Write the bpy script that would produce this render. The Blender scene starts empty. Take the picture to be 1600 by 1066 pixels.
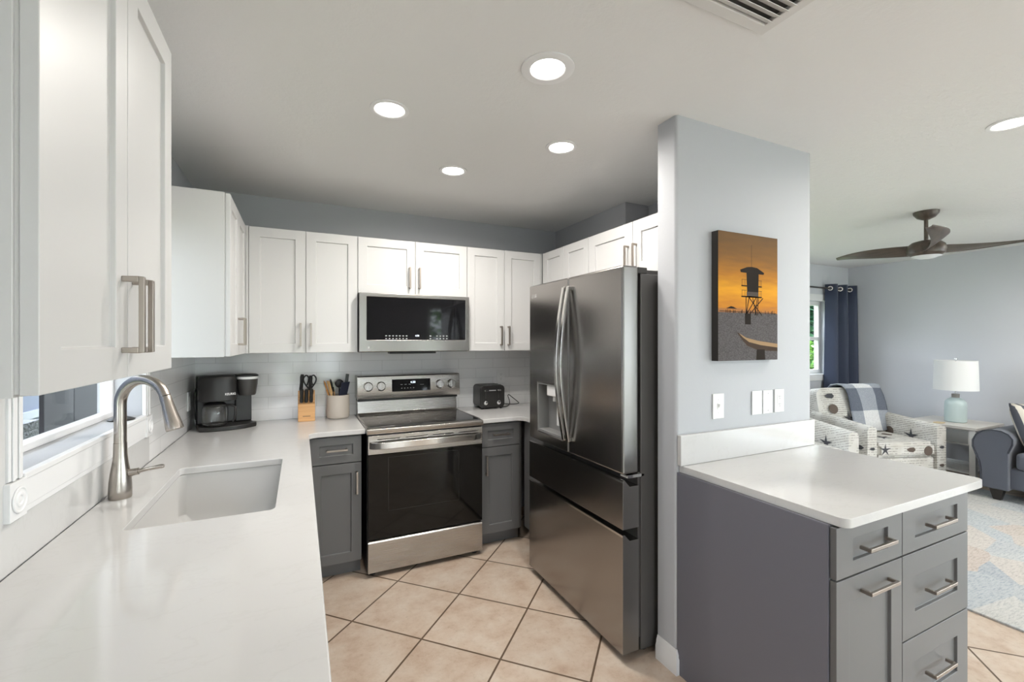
import bpy, bmesh, math, random
from math import radians as R, sin, cos, pi
from mathutils import Vector, Matrix

scene = bpy.context.scene
COL = scene.collection

# ------------------------------------------------------------------ camera, world, exposure
cam_data = bpy.data.cameras.new('camera')
cam = bpy.data.objects.new('camera', cam_data)
COL.objects.link(cam)
cam.location = (0.0, 0.0, 1.458)
cam.rotation_euler = (R(90), 0, -0.4433)
cam_data.sensor_width = 36.0
cam_data.lens = 36.0 * 696.3 / 1600.0
cam_data.clip_start = 0.02
scene.camera = cam

scene.view_settings.view_transform = 'Standard'
scene.view_settings.look = 'None'
scene.view_settings.gamma = 1.0
scene.view_settings.use_curve_mapping = False
scene.view_settings.exposure = 0.42

WORLD_STRENGTH = 9.0
LAMP_W = [4.0, 5.5, 8.0, 10.5, 8.0, 22.0, 18.0, 21.0, 1.5, 2.5]     # each recessed lamp, in the order they are built
world = bpy.data.worlds.new('world')
scene.world = world
world.use_nodes = True
_bg = world.node_tree.nodes['Background']
_bg.inputs[0].default_value = (0.84, 0.92, 1.0, 1)
_bg.inputs[1].default_value = WORLD_STRENGTH


def portal(name, loc, rot, w, h):
    l = bpy.data.lights.new(name, 'AREA')
    l.shape = 'RECTANGLE'; l.size = w; l.size_y = h
    l.cycles.is_portal = True
    o = bpy.data.objects.new(name, l); COL.objects.link(o)
    o.location = loc; o.rotation_euler = rot
    return o


# ------------------------------------------------------------------ room numbers
XL, YB, XR = -0.625, 3.50, 2.10          # kitchen left wall, back wall, right wall (far part)
YCH, XALC = 2.53, 2.31                   # chase corner and fridge alcove back
SX0, SX1, SY0, SY1 = 1.489, 2.449, 1.456, 1.588   # wall stub by the fridge
YF, XE, YR = 3.53, 6.76, -3.2            # living far wall, east wall, rear wall
H = 2.452
CT = 0.912                               # counter top height

# daylight comes in through the glazed openings, several of them added and unseen
portal('daylight_rear_door', (3.415, YR + .02, 1.1), (R(90), 0, 0), 1.97, 2.2)
portal('daylight_added_rear_kitchen', (.175, YR + .02, 1.07), (R(90), 0, 0), 1.35, 2.13)
portal('daylight_added_rear_living', (5.55, YR + .02, 1.1), (R(90), 0, 0), 1.9, 2.2)
portal('daylight_added_side_window', (3.6, YF + .10, 1.4), (R(-90), 0, 0), 1.6, 1.5)
portal('daylight_added_east_door', (XE - .02, -1.6, 1.08), (R(90), 0, R(90)), 2.7, 2.1)
portal('daylight_kitchen_window', (XL - .16, 1.98, 1.55), (R(90), 0, R(-90)), .94, .86)
portal('daylight_living_window', (5.72, YF + .10, 1.5), (R(-90), 0, 0), 1.1, .98)

# ------------------------------------------------------------------ materials
MATS = {}


def s2l(c):
    return tuple((v / 12.92 if v <= .04045 else ((v + .055) / 1.055) ** 2.4) for v in [x / 255 for x in c])


def mat(name, color, rough=.5, metal=0., spec=.5, coat=0., emit=None, estr=0.):
    m = bpy.data.materials.new(name); m.use_nodes = True
    b = m.node_tree.nodes['Principled BSDF']
    b.inputs['Base Color'].default_value = (*color, 1)
    b.inputs['Roughness'].default_value = rough
    b.inputs['Metallic'].default_value = metal
    b.inputs['Specular IOR Level'].default_value = spec
    b.inputs['Coat Weight'].default_value = coat
    if emit:
        b.inputs['Emission Color'].default_value = (*emit, 1)
        b.inputs['Emission Strength'].default_value = estr
    MATS[name] = m
    return m


def N(m, t, **kw):
    n = m.node_tree.nodes.new(t)
    for k, v in kw.items():
        setattr(n, k, v)
    return n


def L(m, a, b):
    m.node_tree.links.new(a, b)


def bsdf(m):
    return m.node_tree.nodes['Principled BSDF']


def coords(m, scale=(1, 1, 1), rot=(0, 0, 0), loc=(0, 0, 0), space='Object'):
    tc = N(m, 'ShaderNodeTexCoord'); mp = N(m, 'ShaderNodeMapping')
    mp.inputs['Scale'].default_value = scale
    mp.inputs['Rotation'].default_value = rot
    mp.inputs['Location'].default_value = loc
    L(m, tc.outputs[space], mp.inputs['Vector'])
    return mp.outputs['Vector']


def noise(m, vec, scale, detail=3, rough=.5):
    n = N(m, 'ShaderNodeTexNoise')
    n.inputs['Scale'].default_value = scale
    n.inputs['Detail'].default_value = detail
    n.inputs['Roughness'].default_value = rough
    if vec: L(m, vec, n.inputs['Vector'])
    return n.outputs['Fac']


def ramp(m, fac, stops):
    r = N(m, 'ShaderNodeValToRGB')
    el = r.color_ramp.elements
    while len(el) < len(stops): el.new(.5)
    for e, (p, c) in zip(el, stops):
        e.position = p; e.color = (*c, 1)
    L(m, fac, r.inputs['Fac'])
    return r.outputs['Color']


def bump(m, fac, strength=.2, dist=.01):
    b = N(m, 'ShaderNodeBump')
    b.inputs['Strength'].default_value = strength
    b.inputs['Distance'].default_value = dist
    L(m, fac, b.inputs['Height'])
    L(m, b.outputs['Normal'], bsdf(m).inputs['Normal'])


def mix(m, fac, a, b, blend='MIX'):
    n = N(m, 'ShaderNodeMix', data_type='RGBA', blend_type=blend)
    for sock, v in ((n.inputs[0], fac), (n.inputs[6], a), (n.inputs[7], b)):
        if isinstance(v, (int, float)): sock.default_value = v
        elif isinstance(v, tuple): sock.default_value = (*v, 1)
        else: L(m, v, sock)
    return n.outputs[2]


def math_(m, op, a, b=None):
    n = N(m, 'ShaderNodeMath', operation=op)
    for i, v in enumerate((a, b)):
        if v is None: continue
        if isinstance(v, (int, float)): n.inputs[i].default_value = v
        else: L(m, v, n.inputs[i])
    return n.outputs[0]


white = mat('white_cabinet_paint', (.60, .597, .588), .38)
side_gray = mat('blue_gray_panel', (.150, .150, .178), .5)  # slightly lighter and bluer than the gray cabinet fronts
gray = mat('gray_cabinet_paint', (.134, .134, .134), .42)
bump(gray, noise(gray, coords(gray), 60), .03, .002)
plast_white = mat('white_plastic', (.78, .78, .77), .4)
trim_m = mat('white_trim_paint', (.80, .80, .80), .35)

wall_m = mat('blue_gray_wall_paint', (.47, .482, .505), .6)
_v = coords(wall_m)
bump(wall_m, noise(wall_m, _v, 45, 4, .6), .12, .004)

living_wall_m = mat('living_wall_brightened', (.62, .635, .67), .6)  # lighter than the kitchen wall paint to stand in for brighter daylight
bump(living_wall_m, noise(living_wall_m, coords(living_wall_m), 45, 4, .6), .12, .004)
ceil_m = mat('ceiling_paint', (.76, .76, .75), .85)
_v = coords(ceil_m)
_tc = N(ceil_m, 'ShaderNodeTexCoord'); _sp = N(ceil_m, 'ShaderNodeSeparateXYZ'); L(ceil_m, _tc.outputs['Object'], _sp.inputs[0])
_mr = N(ceil_m, 'ShaderNodeMapRange'); _mr.inputs['From Min'].default_value = 1.9; _mr.inputs['From Max'].default_value = 2.7
_mr.inputs['To Min'].default_value = .25; _mr.inputs['To Max'].default_value = 1.0
L(ceil_m, _sp.outputs['X'], _mr.inputs['Value'])          # smooth plaster in the kitchen, knockdown texture in the living room
bump(ceil_m, math_(ceil_m, 'MULTIPLY', noise(ceil_m, _v, 30, 5, .65), _mr.outputs[0]), .75, .012)

quartz = mat('white_quartz', (.615, .61, .60), .10)
_v = coords(quartz)
_n = noise(quartz, coords(quartz, (1.2, 2.6, 1.2)), 2.2, 6, .62)
_vein = ramp(quartz, _n, [(0, (.615, .61, .60)), (.485, (.615, .61, .60)), (.5, (.53, .52, .505)), (.515, (.615, .61, .60)), (1, (.615, .61, .60))])
L(quartz, mix(quartz, .22, (.615, .61, .60), _vein), bsdf(quartz).inputs['Base Color'])
sink_m = mat('white_composite', (.60, .597, .585), .35)

steel = mat('brushed_stainless', (.46, .44, .415), .26, 1.0)
_v = coords(steel, (1.0, 60, 500))
L(steel, ramp(steel, noise(steel, _v, 3, 2), [(.3, (.24,) * 3), (.7, (.29,) * 3)]), bsdf(steel).inputs['Roughness'])
fsteel = mat('dark_brushed_stainless', (.335, .317, .303), .24, 1.0)
_v = coords(fsteel, (500, 60, 1.0))
L(fsteel, ramp(fsteel, noise(fsteel, _v, 3, 2), [(.3, (.215,) * 3), (.7, (.255,) * 3)]), bsdf(fsteel).inputs['Roughness'])
fedge = mat('steel_door_edge', (.28, .272, .265), .36, .9)
fside = mat('dark_gray_appliance_paint', (.11, .105, .10), .4, .3)
msteel = mat('microwave_stainless', (.34, .325, .305), .27, 1.0)
bright_steel = mat('polished_stainless', (.66, .645, .62), .18, 1.0)
nickel = mat('brushed_nickel', (.37, .325, .285), .36, 1.0)
satin = mat('satin_nickel_faucet', (.44, .40, .36), .27, 1.0)
chrome = mat('chrome', (.75, .75, .75), .12, 1.0)
blackglass = mat('black_glass', (.006, .006, .007), .05, 0, .3)
oven_glass = mat('oven_door_glass', (.005, .005, .0045), .06, 0, .34)
cooktop_glass = mat('cooktop_glass', (.010, .010, .011), .07, 0, .6)
black_m = mat('black_enamel', (.012, .012, .012), .35)
blackp = mat('black_plastic', (.018, .017, .016), .38)
darkp = mat('charcoal_plastic', (.05, .047, .044), .4)
dispm = mat('dispenser_gray', (.24, .24, .235), .4, .2)
led = mat('led_digits', (.8, .85, .9), .5, emit=(.8, .9, 1.0), estr=1.6)
printm = mat('gray_print', (.45, .45, .45), .5)
lens_m = mat('lamp_lens', (1, 1, 1), .5, emit=(1.0, .95, .88), estr=7.0)
glass_m = mat('clear_glass', (1, 1, 1), .02)
bsdf(glass_m).inputs['Transmission Weight'].default_value = 1.0
bsdf(glass_m).inputs['IOR'].default_value = 1.45
# thin architectural glass: mostly clear, a fresnel sheen on top
pane_m = bpy.data.materials.new('window_pane'); pane_m.use_nodes = True
_nt = pane_m.node_tree; _nt.nodes.clear()
_o = _nt.nodes.new('ShaderNodeOutputMaterial'); _t = _nt.nodes.new('ShaderNodeBsdfTransparent')
_g = _nt.nodes.new('ShaderNodeBsdfGlossy'); _g.inputs['Roughness'].default_value = .02
_mx = _nt.nodes.new('ShaderNodeMixShader'); _mx.inputs[0].default_value = .045
_nt.links.new(_t.outputs[0], _mx.inputs[1])
_nt.links.new(_g.outputs[0], _mx.inputs[2]); _nt.links.new(_mx.outputs[0], _o.inputs[0])

# floor tile, laid on the diagonal
tile_m = mat('diagonal_floor_tile', s2l((205, 182, 160)), .40)
TP = .4131
_vec = coords(tile_m, (1, 1, 1), (0, 0, R(-45)), (0, 0, 0))
_off = Vector((.827, 2.45, 0)); _off.rotate(Matrix.Rotation(R(-45), 3, 'Z'))
_mp = N(tile_m, 'ShaderNodeMapping'); _mp.inputs['Location'].default_value = (-_off.x + 40 * TP, -_off.y + 40 * TP, 0)
L(tile_m, _vec, _mp.inputs['Vector'])
_br = N(tile_m, 'ShaderNodeTexBrick', offset=0.0, squash=1.0)
_br.inputs['Scale'].default_value = 1.0
_br.inputs['Brick Width'].default_value = TP
_br.inputs['Row Height'].default_value = TP
_br.inputs['Mortar Size'].default_value = .0056
_br.inputs['Mortar Smooth'].default_value = .35
_br.inputs['Bias'].default_value = 0
_br.inputs['Color1'].default_value = (.92, .92, .92, 1)
_br.inputs['Color2'].default_value = (1, 1, 1, 1)
_br.inputs['Mortar'].default_value = (1, 1, 1, 1)
L(tile_m, _mp.outputs['Vector'], _br.inputs['Vector'])
_w = coords(tile_m)
_n1 = noise(tile_m, _w, 7, 5, .65); _n2 = noise(tile_m, _w, 40, 4, .7)
_c = ramp(tile_m, _n1, [(.30, s2l((180, 156, 136))), (.48, s2l((197, 178, 160))), (.66, s2l((206, 192, 177)))])
_c2 = ramp(tile_m, _n2, [(.30, (.84, .82, .79)), (.46, (1, 1, 1)), (1, (1, 1, 1))])
_c = mix(tile_m, .8, _c, _c2, 'MULTIPLY'); _c = mix(tile_m, 1.0, _c, _br.outputs['Color'], 'MULTIPLY')
_c = mix(tile_m, _br.outputs['Fac'], _c, s2l((98, 80, 64)))
L(tile_m, _c, bsdf(tile_m).inputs['Base Color'])
bump(tile_m, math_(tile_m, 'MULTIPLY', _br.outputs['Fac'], -1.0), .5, .004)

# glossy pale wall tile of the backsplash
splash_m = mat('glossy_wall_tile', (.62, .615, .61), .09)


def splash_nodes(m, along):
    rot = (R(90), 0, 0) if along == 'x' else (R(90), 0, R(90))
    tc = N(m, 'ShaderNodeTexCoord'); sx = N(m, 'ShaderNodeSeparateXYZ'); cb = N(m, 'ShaderNodeCombineXYZ')
    L(m, tc.outputs['Object'], sx.inputs[0])
    L(m, math_(m, 'ADD', sx.outputs['X' if along == 'x' else 'Y'], 30.09), cb.inputs['X'])
    L(m, math_(m, 'ADD', sx.outputs['Z'], 20.0 - CT + .001), cb.inputs['Y'])
    br = N(m, 'ShaderNodeTexBrick', offset=.5)
    br.inputs['Scale'].default_value = 1; br.inputs['Brick Width'].default_value = .305
    br.inputs['Row Height'].default_value = .08; br.inputs['Mortar Size'].default_value = .0012
    br.inputs['Mortar Smooth'].default_value = .2
    br.inputs['Color1'].default_value = (.80, .797, .793, 1); br.inputs['Color2'].default_value = (.83, .827, .823, 1)
    br.inputs['Mortar'].default_value = (.58, .575, .57, 1)
    L(m, cb.outputs[0], br.inputs['Vector'])
    L(m, br.outputs['Color'], bsdf(m).inputs['Base Color'])
    h = math_(m, 'ADD', math_(m, 'MULTIPLY', br.outputs['Fac'], -1.0), math_(m, 'MULTIPLY', noise(m, coords(m), 6, 2), .6))
    bump(m, h, .22, .003)


splash_nodes(splash_m, 'x')
splash_left_m = mat('glossy_wall_tile_left', (.62, .615, .61), .09)
splash_nodes(splash_left_m, 'y')


# ------------------------------------------------------------------ mesh helpers
def box(bm, x0, x1, y0, y1, z0, z1, mi=0):
    v = [bm.verts.new(p) for p in ((x0, y0, z0), (x1, y0, z0), (x1, y1, z0), (x0, y1, z0), (x0, y0, z1), (x1, y0, z1), (x1, y1, z1), (x0, y1, z1))]
    for f in ((0, 3, 2, 1), (4, 5, 6, 7), (0, 1, 5, 4), (1, 2, 6, 5), (2, 3, 7, 6), (3, 0, 4, 7)):
        bm.faces.new([v[i] for i in f]).material_index = mi


def prism(bm, pts, axis, a, b, mi=0):
    def P(u, v, w):
        return (w, u, v) if axis == 'x' else (u, w, v) if axis == 'y' else (u, v, w)
    A = [bm.verts.new(P(u, v, a)) for u, v in pts]
    B = [bm.verts.new(P(u, v, b)) for u, v in pts]
    n = len(pts)
    fs = [bm.faces.new(A[::-1]), bm.faces.new(B)]
    for i in range(n):
        fs.append(bm.faces.new((A[i], A[(i + 1) % n], B[(i + 1) % n], B[i])))
    for f in fs: f.material_index = mi


def frame_at(d):
    d = Vector(d).normalized()
    up = Vector((0, 0, 1)) if abs(d.z) < .95 else Vector((1, 0, 0))
    a = d.cross(up).normalized()
    return a, d.cross(a).normalized()


def tube(bm, pts, r, n=10, caps=True, mi=0, sx=1., sy=1.):
    pts = [Vector(p) for p in pts]
    rs = r if isinstance(r, (list, tuple)) else [r] * len(pts)
    rings = []; a = None
    for i, p in enumerate(pts):
        d = (pts[min(i + 1, len(pts) - 1)] - pts[max(i - 1, 0)])
        if a is None: a, b = frame_at(d)
        else:
            d = d.normalized(); a = (a - d * a.dot(d)).normalized(); b = d.cross(a)
        rings.append([bm.verts.new(p + (a * cos(2 * pi * k / n) * sx + b * sin(2 * pi * k / n) * sy) * rs[i]) for k in range(n)])
    for q in range(len(rings) - 1):
        for k in range(n):
            bm.faces.new((rings[q][k], rings[q][(k + 1) % n], rings[q + 1][(k + 1) % n], rings[q + 1][k])).material_index = mi
    if caps:
        bm.faces.new(rings[0][::-1]).material_index = mi; bm.faces.new(rings[-1]).material_index = mi


def cyl(bm, p0, p1, r0, r1=None, n=24, mi=0):
    tube(bm, [p0, p1], [r0, r0 if r1 is None else r1], n, True, mi)


def lathe(bm, prof, o=(0, 0, 0), n=32, mi=0, closed_ends=True):
    o = Vector(o); rings = []
    for r, z in prof:
        if r < 1e-6: rings.append([bm.verts.new(o + Vector((0, 0, z)))])
        else: rings.append([bm.verts.new(o + Vector((r * cos(2 * pi * k / n), r * sin(2 * pi * k / n), z))) for k in range(n)])
    for A, B in zip(rings, rings[1:]):
        for k in range(n):
            k2 = (k + 1) % n
            if len(A) == 1 and len(B) > 1: bm.faces.new((A[0], B[k2], B[k])).material_index = mi
            elif len(B) == 1 and len(A) > 1: bm.faces.new((A[k], A[k2], B[0])).material_index = mi
            elif len(A) > 1: bm.faces.new((A[k], A[k2], B[k2], B[k])).material_index = mi
    if closed_ends:
        for A, rev in ((rings[0], True), (rings[-1], False)):
            if len(A) > 2: bm.faces.new(A[::-1] if rev else A).material_index = mi


def slab(bm, axis, a, b, rect, holes=(), mi=0):
    """slab normal to axis between a and b, rect=(u0,u1,v0,v1), rectangular through holes"""
    def P(u, v, w):
        return (w, u, v) if axis == 'x' else (u, w, v) if axis == 'y' else (u, v, w)
    us = sorted({rect[0], rect[1], *[h[0] for h in holes], *[h[1] for h in holes]})
    vs = sorted({rect[2], rect[3], *[h[2] for h in holes], *[h[3] for h in holes]})
    us = [u for u in us if rect[0] <= u <= rect[1]]; vs = [v for v in vs if rect[2] <= v <= rect[3]]
    cache = {}
    def V(i, j, w):
        k = (i, j, w)
        if k not in cache: cache[k] = bm.verts.new(P(us[i], vs[j], w))
        return cache[k]
    nu, nv = len(us) - 1, len(vs) - 1
    def solid(i, j):
        if not (0 <= i < nu and 0 <= j < nv): return False
        cu, cv = (us[i] + us[i + 1]) / 2, (vs[j] + vs[j + 1]) / 2
        return not any(h[0] < cu < h[1] and h[2] < cv < h[3] for h in holes)
    for i in range(nu):
        for j in range(nv):
            if not solid(i, j): continue
            q = [(i, j), (i + 1, j), (i + 1, j + 1), (i, j + 1)]
            fs = [bm.faces.new([V(*p, a) for p in q]), bm.faces.new([V(*p, b) for p in q[::-1]])]
            for (e0, e1), nb in (((q[0], q[1]), (i, j - 1)), ((q[1], q[2]), (i + 1, j)), ((q[2], q[3]), (i, j + 1)), ((q[3], q[0]), (i - 1, j))):
                if not solid(*nb): fs.append(bm.faces.new((V(*e0, b), V(*e1, b), V(*e1, a), V(*e0, a))))
            for f in fs: f.material_index = mi


def poly_slab(bm, outer, holes, z0, z1, mi=0):
    es = []
    for loop in [outer] + list(holes):
        vs = [bm.verts.new((x, y, z1)) for x, y in loop]
        es += [bm.edges.new((vs[i], vs[(i + 1) % len(vs)])) for i in range(len(vs))]
    fs = [g for g in bmesh.ops.triangle_fill(bm, edges=es, use_beauty=True)['geom'] if isinstance(g, bmesh.types.BMFace)]
    ext = bmesh.ops.extrude_face_region(bm, geom=fs)['geom']
    bmesh.ops.translate(bm, verts=[g for g in ext if isinstance(g, bmesh.types.BMVert)], vec=(0, 0, z0 - z1))
    for f in bm.faces: f.material_index = mi


def arc(cx, cy, r, a0, a1, n=8):
    return [(cx + r * cos(R(a0 + (a1 - a0) * i / n)), cy + r * sin(R(a0 + (a1 - a0) * i / n))) for i in range(n + 1)]


def rrect(x0, x1, y0, y1, r, n=5):
    return arc(x1 - r, y1 - r, r, 0, 90, n) + arc(x0 + r, y1 - r, r, 90, 180, n) + arc(x0 + r, y0 + r, r, 180, 270, n) + arc(x1 - r, y0 + r, r, 270, 360, n)


def ellipsoid(bm, c, rx, ry, rz, u=20, v=12, mi=0, rot=None):
    before = set(bm.faces)
    mtx = Matrix.Translation(c) @ (rot.to_4x4() if rot else Matrix.Identity(4)) @ Matrix.Diagonal((rx, ry, rz, 1))
    bmesh.ops.create_uvsphere(bm, u_segments=u, v_segments=v, radius=1, matrix=mtx)
    for f in bm.faces:
        if f not in before: f.material_index = mi


def obj(name, bm, mats, parent=None, bevel=0., seg=2, angle=35, subsurf=0, loc=None, rot=None, label=None, recalc=True):
    if recalc: bmesh.ops.recalc_face_normals(bm, faces=bm.faces)
    me = bpy.data.meshes.new(name); bm.to_mesh(me); bm.free()
    for m in (mats if isinstance(mats, (list, tuple)) else [mats]): me.materials.append(m)
    me.shade_smooth()
    me.set_sharp_from_angle(angle=R(angle))
    o = bpy.data.objects.new(name, me); COL.objects.link(o)
    if parent: o.parent = parent
    if loc: o.location = loc
    if rot: o.rotation_euler = rot
    if bevel:
        b = o.modifiers.new('bevel', 'BEVEL'); b.width = bevel; b.segments = seg
        b.limit_method = 'ANGLE'; b.angle_limit = R(40); b.harden_normals = True
    if subsurf:
        s = o.modifiers.new('subsurf', 'SUBSURF'); s.levels = subsurf; s.render_levels = subsurf
    if label: o['label'] = label
    return o


def B(): return bmesh.new()


def bx(name, m, parent, x0, x1, y0, y1, z0, z1, bevel=0., **kw):
    b = B(); box(b, x0, x1, y0, y1, z0, z1)
    return obj(name, b, m, parent, bevel, **kw)


def struct(name, bm, m, bevel=0., **kw):
    o = obj(name, bm, m, None, bevel, **kw); o['kind'] = 'structure'
    return o


def thing(name, label, cat, loc=(0, 0, 0), rz=0., group=None):
    o = bpy.data.objects.new(name, None); COL.objects.link(o)
    o.empty_display_size = .1
    o.location = loc; o.rotation_euler = (0, 0, rz)
    return tag(o, label, cat, group)


def tag(o, label, cat, group=None):
    o['label'] = label; o['category'] = cat
    if group: o['group'] = group
    return o


def text_mesh(name, s, size, m, parent, loc, rot, ext=.0004, align='CENTER', bold=0.):
    cu = bpy.data.curves.new('t', 'FONT'); cu.body = s; cu.size = size; cu.extrude = ext
    cu.align_x = align; cu.align_y = 'CENTER'; cu.offset = bold
    t = bpy.data.objects.new('t', cu); COL.objects.link(t)
    bpy.context.view_layer.update()
    me = bpy.data.meshes.new_from_object(t.evaluated_get(bpy.context.evaluated_depsgraph_get()))
    bpy.data.objects.remove(t)
    me.name = name
    me.materials.clear(); me.materials.append(m)
    o = bpy.data.objects.new(name, me); COL.objects.link(o)
    o.parent = parent; o.location = loc; o.rotation_euler = rot
    return o


FRONT = (R(90), 0, 0)      # text on a face that looks along local -Y

# ------------------------------------------------------------------ the setting
b = B(); box(b, -2.2, XE + .15, YR - .15, YF + .12, -.12, 0); struct('floor', b, tile_m)
b = B(); box(b, XL - .15, XE + .15, YR - .15, YF + .12, H, H + .12); struct('ceiling', b, ceil_m)

WY0, WY1, WZ0, WZ1 = 1.495, 2.45, 1.135, 1.98         # kitchen window opening
b = B(); slab(b, 'x', XL - .15, XL, (YR - .15, YF + .12, 0, H), [(WY0, WY1, WZ0, WZ1)]); struct('wall_left', b, wall_m)
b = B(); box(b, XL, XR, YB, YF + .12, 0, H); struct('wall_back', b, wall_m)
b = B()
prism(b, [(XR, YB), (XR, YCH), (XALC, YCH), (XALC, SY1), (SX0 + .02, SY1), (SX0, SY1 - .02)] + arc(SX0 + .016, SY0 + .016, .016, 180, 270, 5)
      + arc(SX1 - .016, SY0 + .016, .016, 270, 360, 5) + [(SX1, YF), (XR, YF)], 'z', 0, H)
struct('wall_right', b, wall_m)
LX0, LX1, LZ0, LZ1 = 5.20, 6.235, 1.03, 1.98          # living window opening
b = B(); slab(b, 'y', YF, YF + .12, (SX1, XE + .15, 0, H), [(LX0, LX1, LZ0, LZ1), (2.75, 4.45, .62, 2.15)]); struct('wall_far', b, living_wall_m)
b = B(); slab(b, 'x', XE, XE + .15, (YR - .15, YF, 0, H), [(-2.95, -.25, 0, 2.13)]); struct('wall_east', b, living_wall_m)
b = B(); slab(b, 'y', YR - .15, YR, (XL, XE, 0, H), [(-.50, .85, .0, 2.13), (2.43, 4.40, .0, 2.2), (4.60, 6.5, .0, 2.2)]); struct('wall_rear', b, wall_m)

# tiled backsplash: back wall and left wall
b = B(); box(b, XL + .008, XR, YB - .008, YB, CT, 1.40)
struct('trim_1', b, splash_m)
b = B(); slab(b, 'x', XL, XL + .008, (.30, 2.523, CT, 1.40), [(1.445, 2.53, 1.034, 1.41)])
struct('trim_2', b, quartz)
b = B(); box(b, XL, XL + .008, 2.5235, YB, CT, 1.40)
struct('trim_3', b, splash_left_m)


def baseboard(name, pts, h=.105, t=.014):
    """pts: plan polyline on the room side of the wall face; the wall is on the right of the walking direction"""
    prof = [(0, 0), (t, 0), (t, h * .62), (t * .72, h * .70), (t * .72, h * .80), (t * .35, h * .93), (t * .2, h), (0, h)]
    b = B(); rings = []
    for i, p in enumerate(pts):
        p = Vector(p)
        d0 = (p - Vector(pts[i - 1])).normalized() if i else None
        d1 = (Vector(pts[i + 1]) - p).normalized() if i < len(pts) - 1 else None
        ns = [Vector((-d.y, d.x)) for d in (d0, d1) if d is not None]
        n = sum(ns, Vector((0, 0)))
        n = n / n.length
        k = 1 / n.dot(ns[0])
        rings.append([b.verts.new((p.x + n.x * u * k, p.y + n.y * u * k, z)) for u, z in prof])
    m = len(prof)
    for A, C in zip(rings, rings[1:]):
        for k in range(m): b.faces.new((A[k], A[(k + 1) % m], C[(k + 1) % m], C[k]))
    b.faces.new(rings[0]); b.faces.new(rings[-1][::-1])
    return struct(name, b, trim_m)


baseboard('baseboard_right', [(SX0 + .002, SY0 - .0005), (SX0 - .0005, SY0 - .0005), (SX0 - .0005, SY1 - .02)][::-1] if False else
          [(SX0 + .006, SY0), (SX0, SY0), (SX0, SY1 - .02)])
baseboard('baseboard_far', [(XE, YF), (SX1, YF)])
baseboard('baseboard_east', [(XE, -.25), (XE, YF)])


# windows
def window_sash(parent, x0, x1, z0, z1, y, d=.05, w=.05, mid=None, prefix='sash'):
    """frame in local XZ plane facing -Y, with glass"""
    holes = [(x0 + w, x1 - w, z0 + w, z1 - w)] if mid is None else [(x0 + w, x1 - w, z0 + w, mid - .022), (x0 + w, x1 - w, mid + .022, z1 - w)]
    b = B(); slab(b, 'y', y, y + d, (x0, x1, z0, z1), holes)
    obj('window_frame', b, trim_m, parent, .004)
    for h in holes:
        bx('window_pane', pane_m, parent, h[0] - .01, h[1] + .01, y + d * .45, y + d * .45 + .006, h[2] - .01, h[3] + .01)


# window_1: kitchen, in the left wall (local frame: x -> world +Y, -y -> world +X)
w1 = bpy.data.objects.new('window_1', None); COL.objects.link(w1); w1['kind'] = 'structure'
w1['label'] = 'white framed kitchen window with rosette corner trim above the sink'
w1.location = (XL, 0, 0); w1.rotation_euler = (0, 0, R(90))
window_sash(w1, WY0, WY1, WZ0, WZ1, .095, .04, .024)
b = B()
for x0, x1, z0, z1 in ((WY0 - .060, WY0, 1.128, 1.98), (WY1, WY1 + .068, 1.128, 1.98), (WY0, WY1, 1.05, 1.12)):
    box(b, x0, x1, -.014, 0, z0, z1)
    hor = (x1 - x0) > .2
    if not hor:
        for q in (.016, .042): box(b, x0 + q - .006, x0 + q + .006, -.018, -.014, z0, z1)
obj('window_casing', b, trim_m, w1, .003)
b = B(); box(b, WY0, WY1, -.018, .0945, 1.118, 1.1345); obj('window_sill', b, trim_m, w1, .003)
for xc in (WY0 - .033, WY1 + .036):
    b = B(); box(b, xc - .036, xc + .036, -.020, 0, 1.035, 1.126)
    M_ = Matrix.Translation((xc, -.020, 1.080)) @ Matrix.Scale(.92, 4) @ Matrix.Rotation(R(90), 4, 'X')
    bb = B(); lathe(bb, [(.034, 0), (.034, .004), (.030, .005), (.027, .002), (.020, .002), (.017, .005), (.012, .005), (.009, .002), (0, .003)], n=28)
    bmesh.ops.transform(bb, matrix=M_, verts=bb.verts); tm = bpy.data.meshes.new('t'); bb.to_mesh(tm); bb.free(); b.from_mesh(tm)
    obj('rosette_block', b, trim_m, w1, .0015)
b = B(); box(b, WY0 - .068, WY1 + .068, -.012, 0, 1.035, 1.05); obj('window_apron', b, trim_m, w1, .002)

# window_2: living room
w2 = bpy.data.objects.new('window_2', None); COL.objects.link(w2); w2['kind'] = 'structure'
w2['label'] = 'white double hung living room window beside navy curtain'
w2.location = (0, YF, 0)
window_sash(w2, LX0, LX1, LZ0, LZ1, .05, .05, .055, 1.49)
b = B()
slab(b, 'y', -.016, 0, (LX0 - .085, LX1 + .085, LZ0 - .085, LZ1 + .085), [(LX0, LX1, LZ0, LZ1)])
box(b, LX0 - .10, LX1 + .10, -.03, 0, LZ0 - .012, LZ0)
obj('window_casing', b, trim_m, w2, .003)
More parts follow.
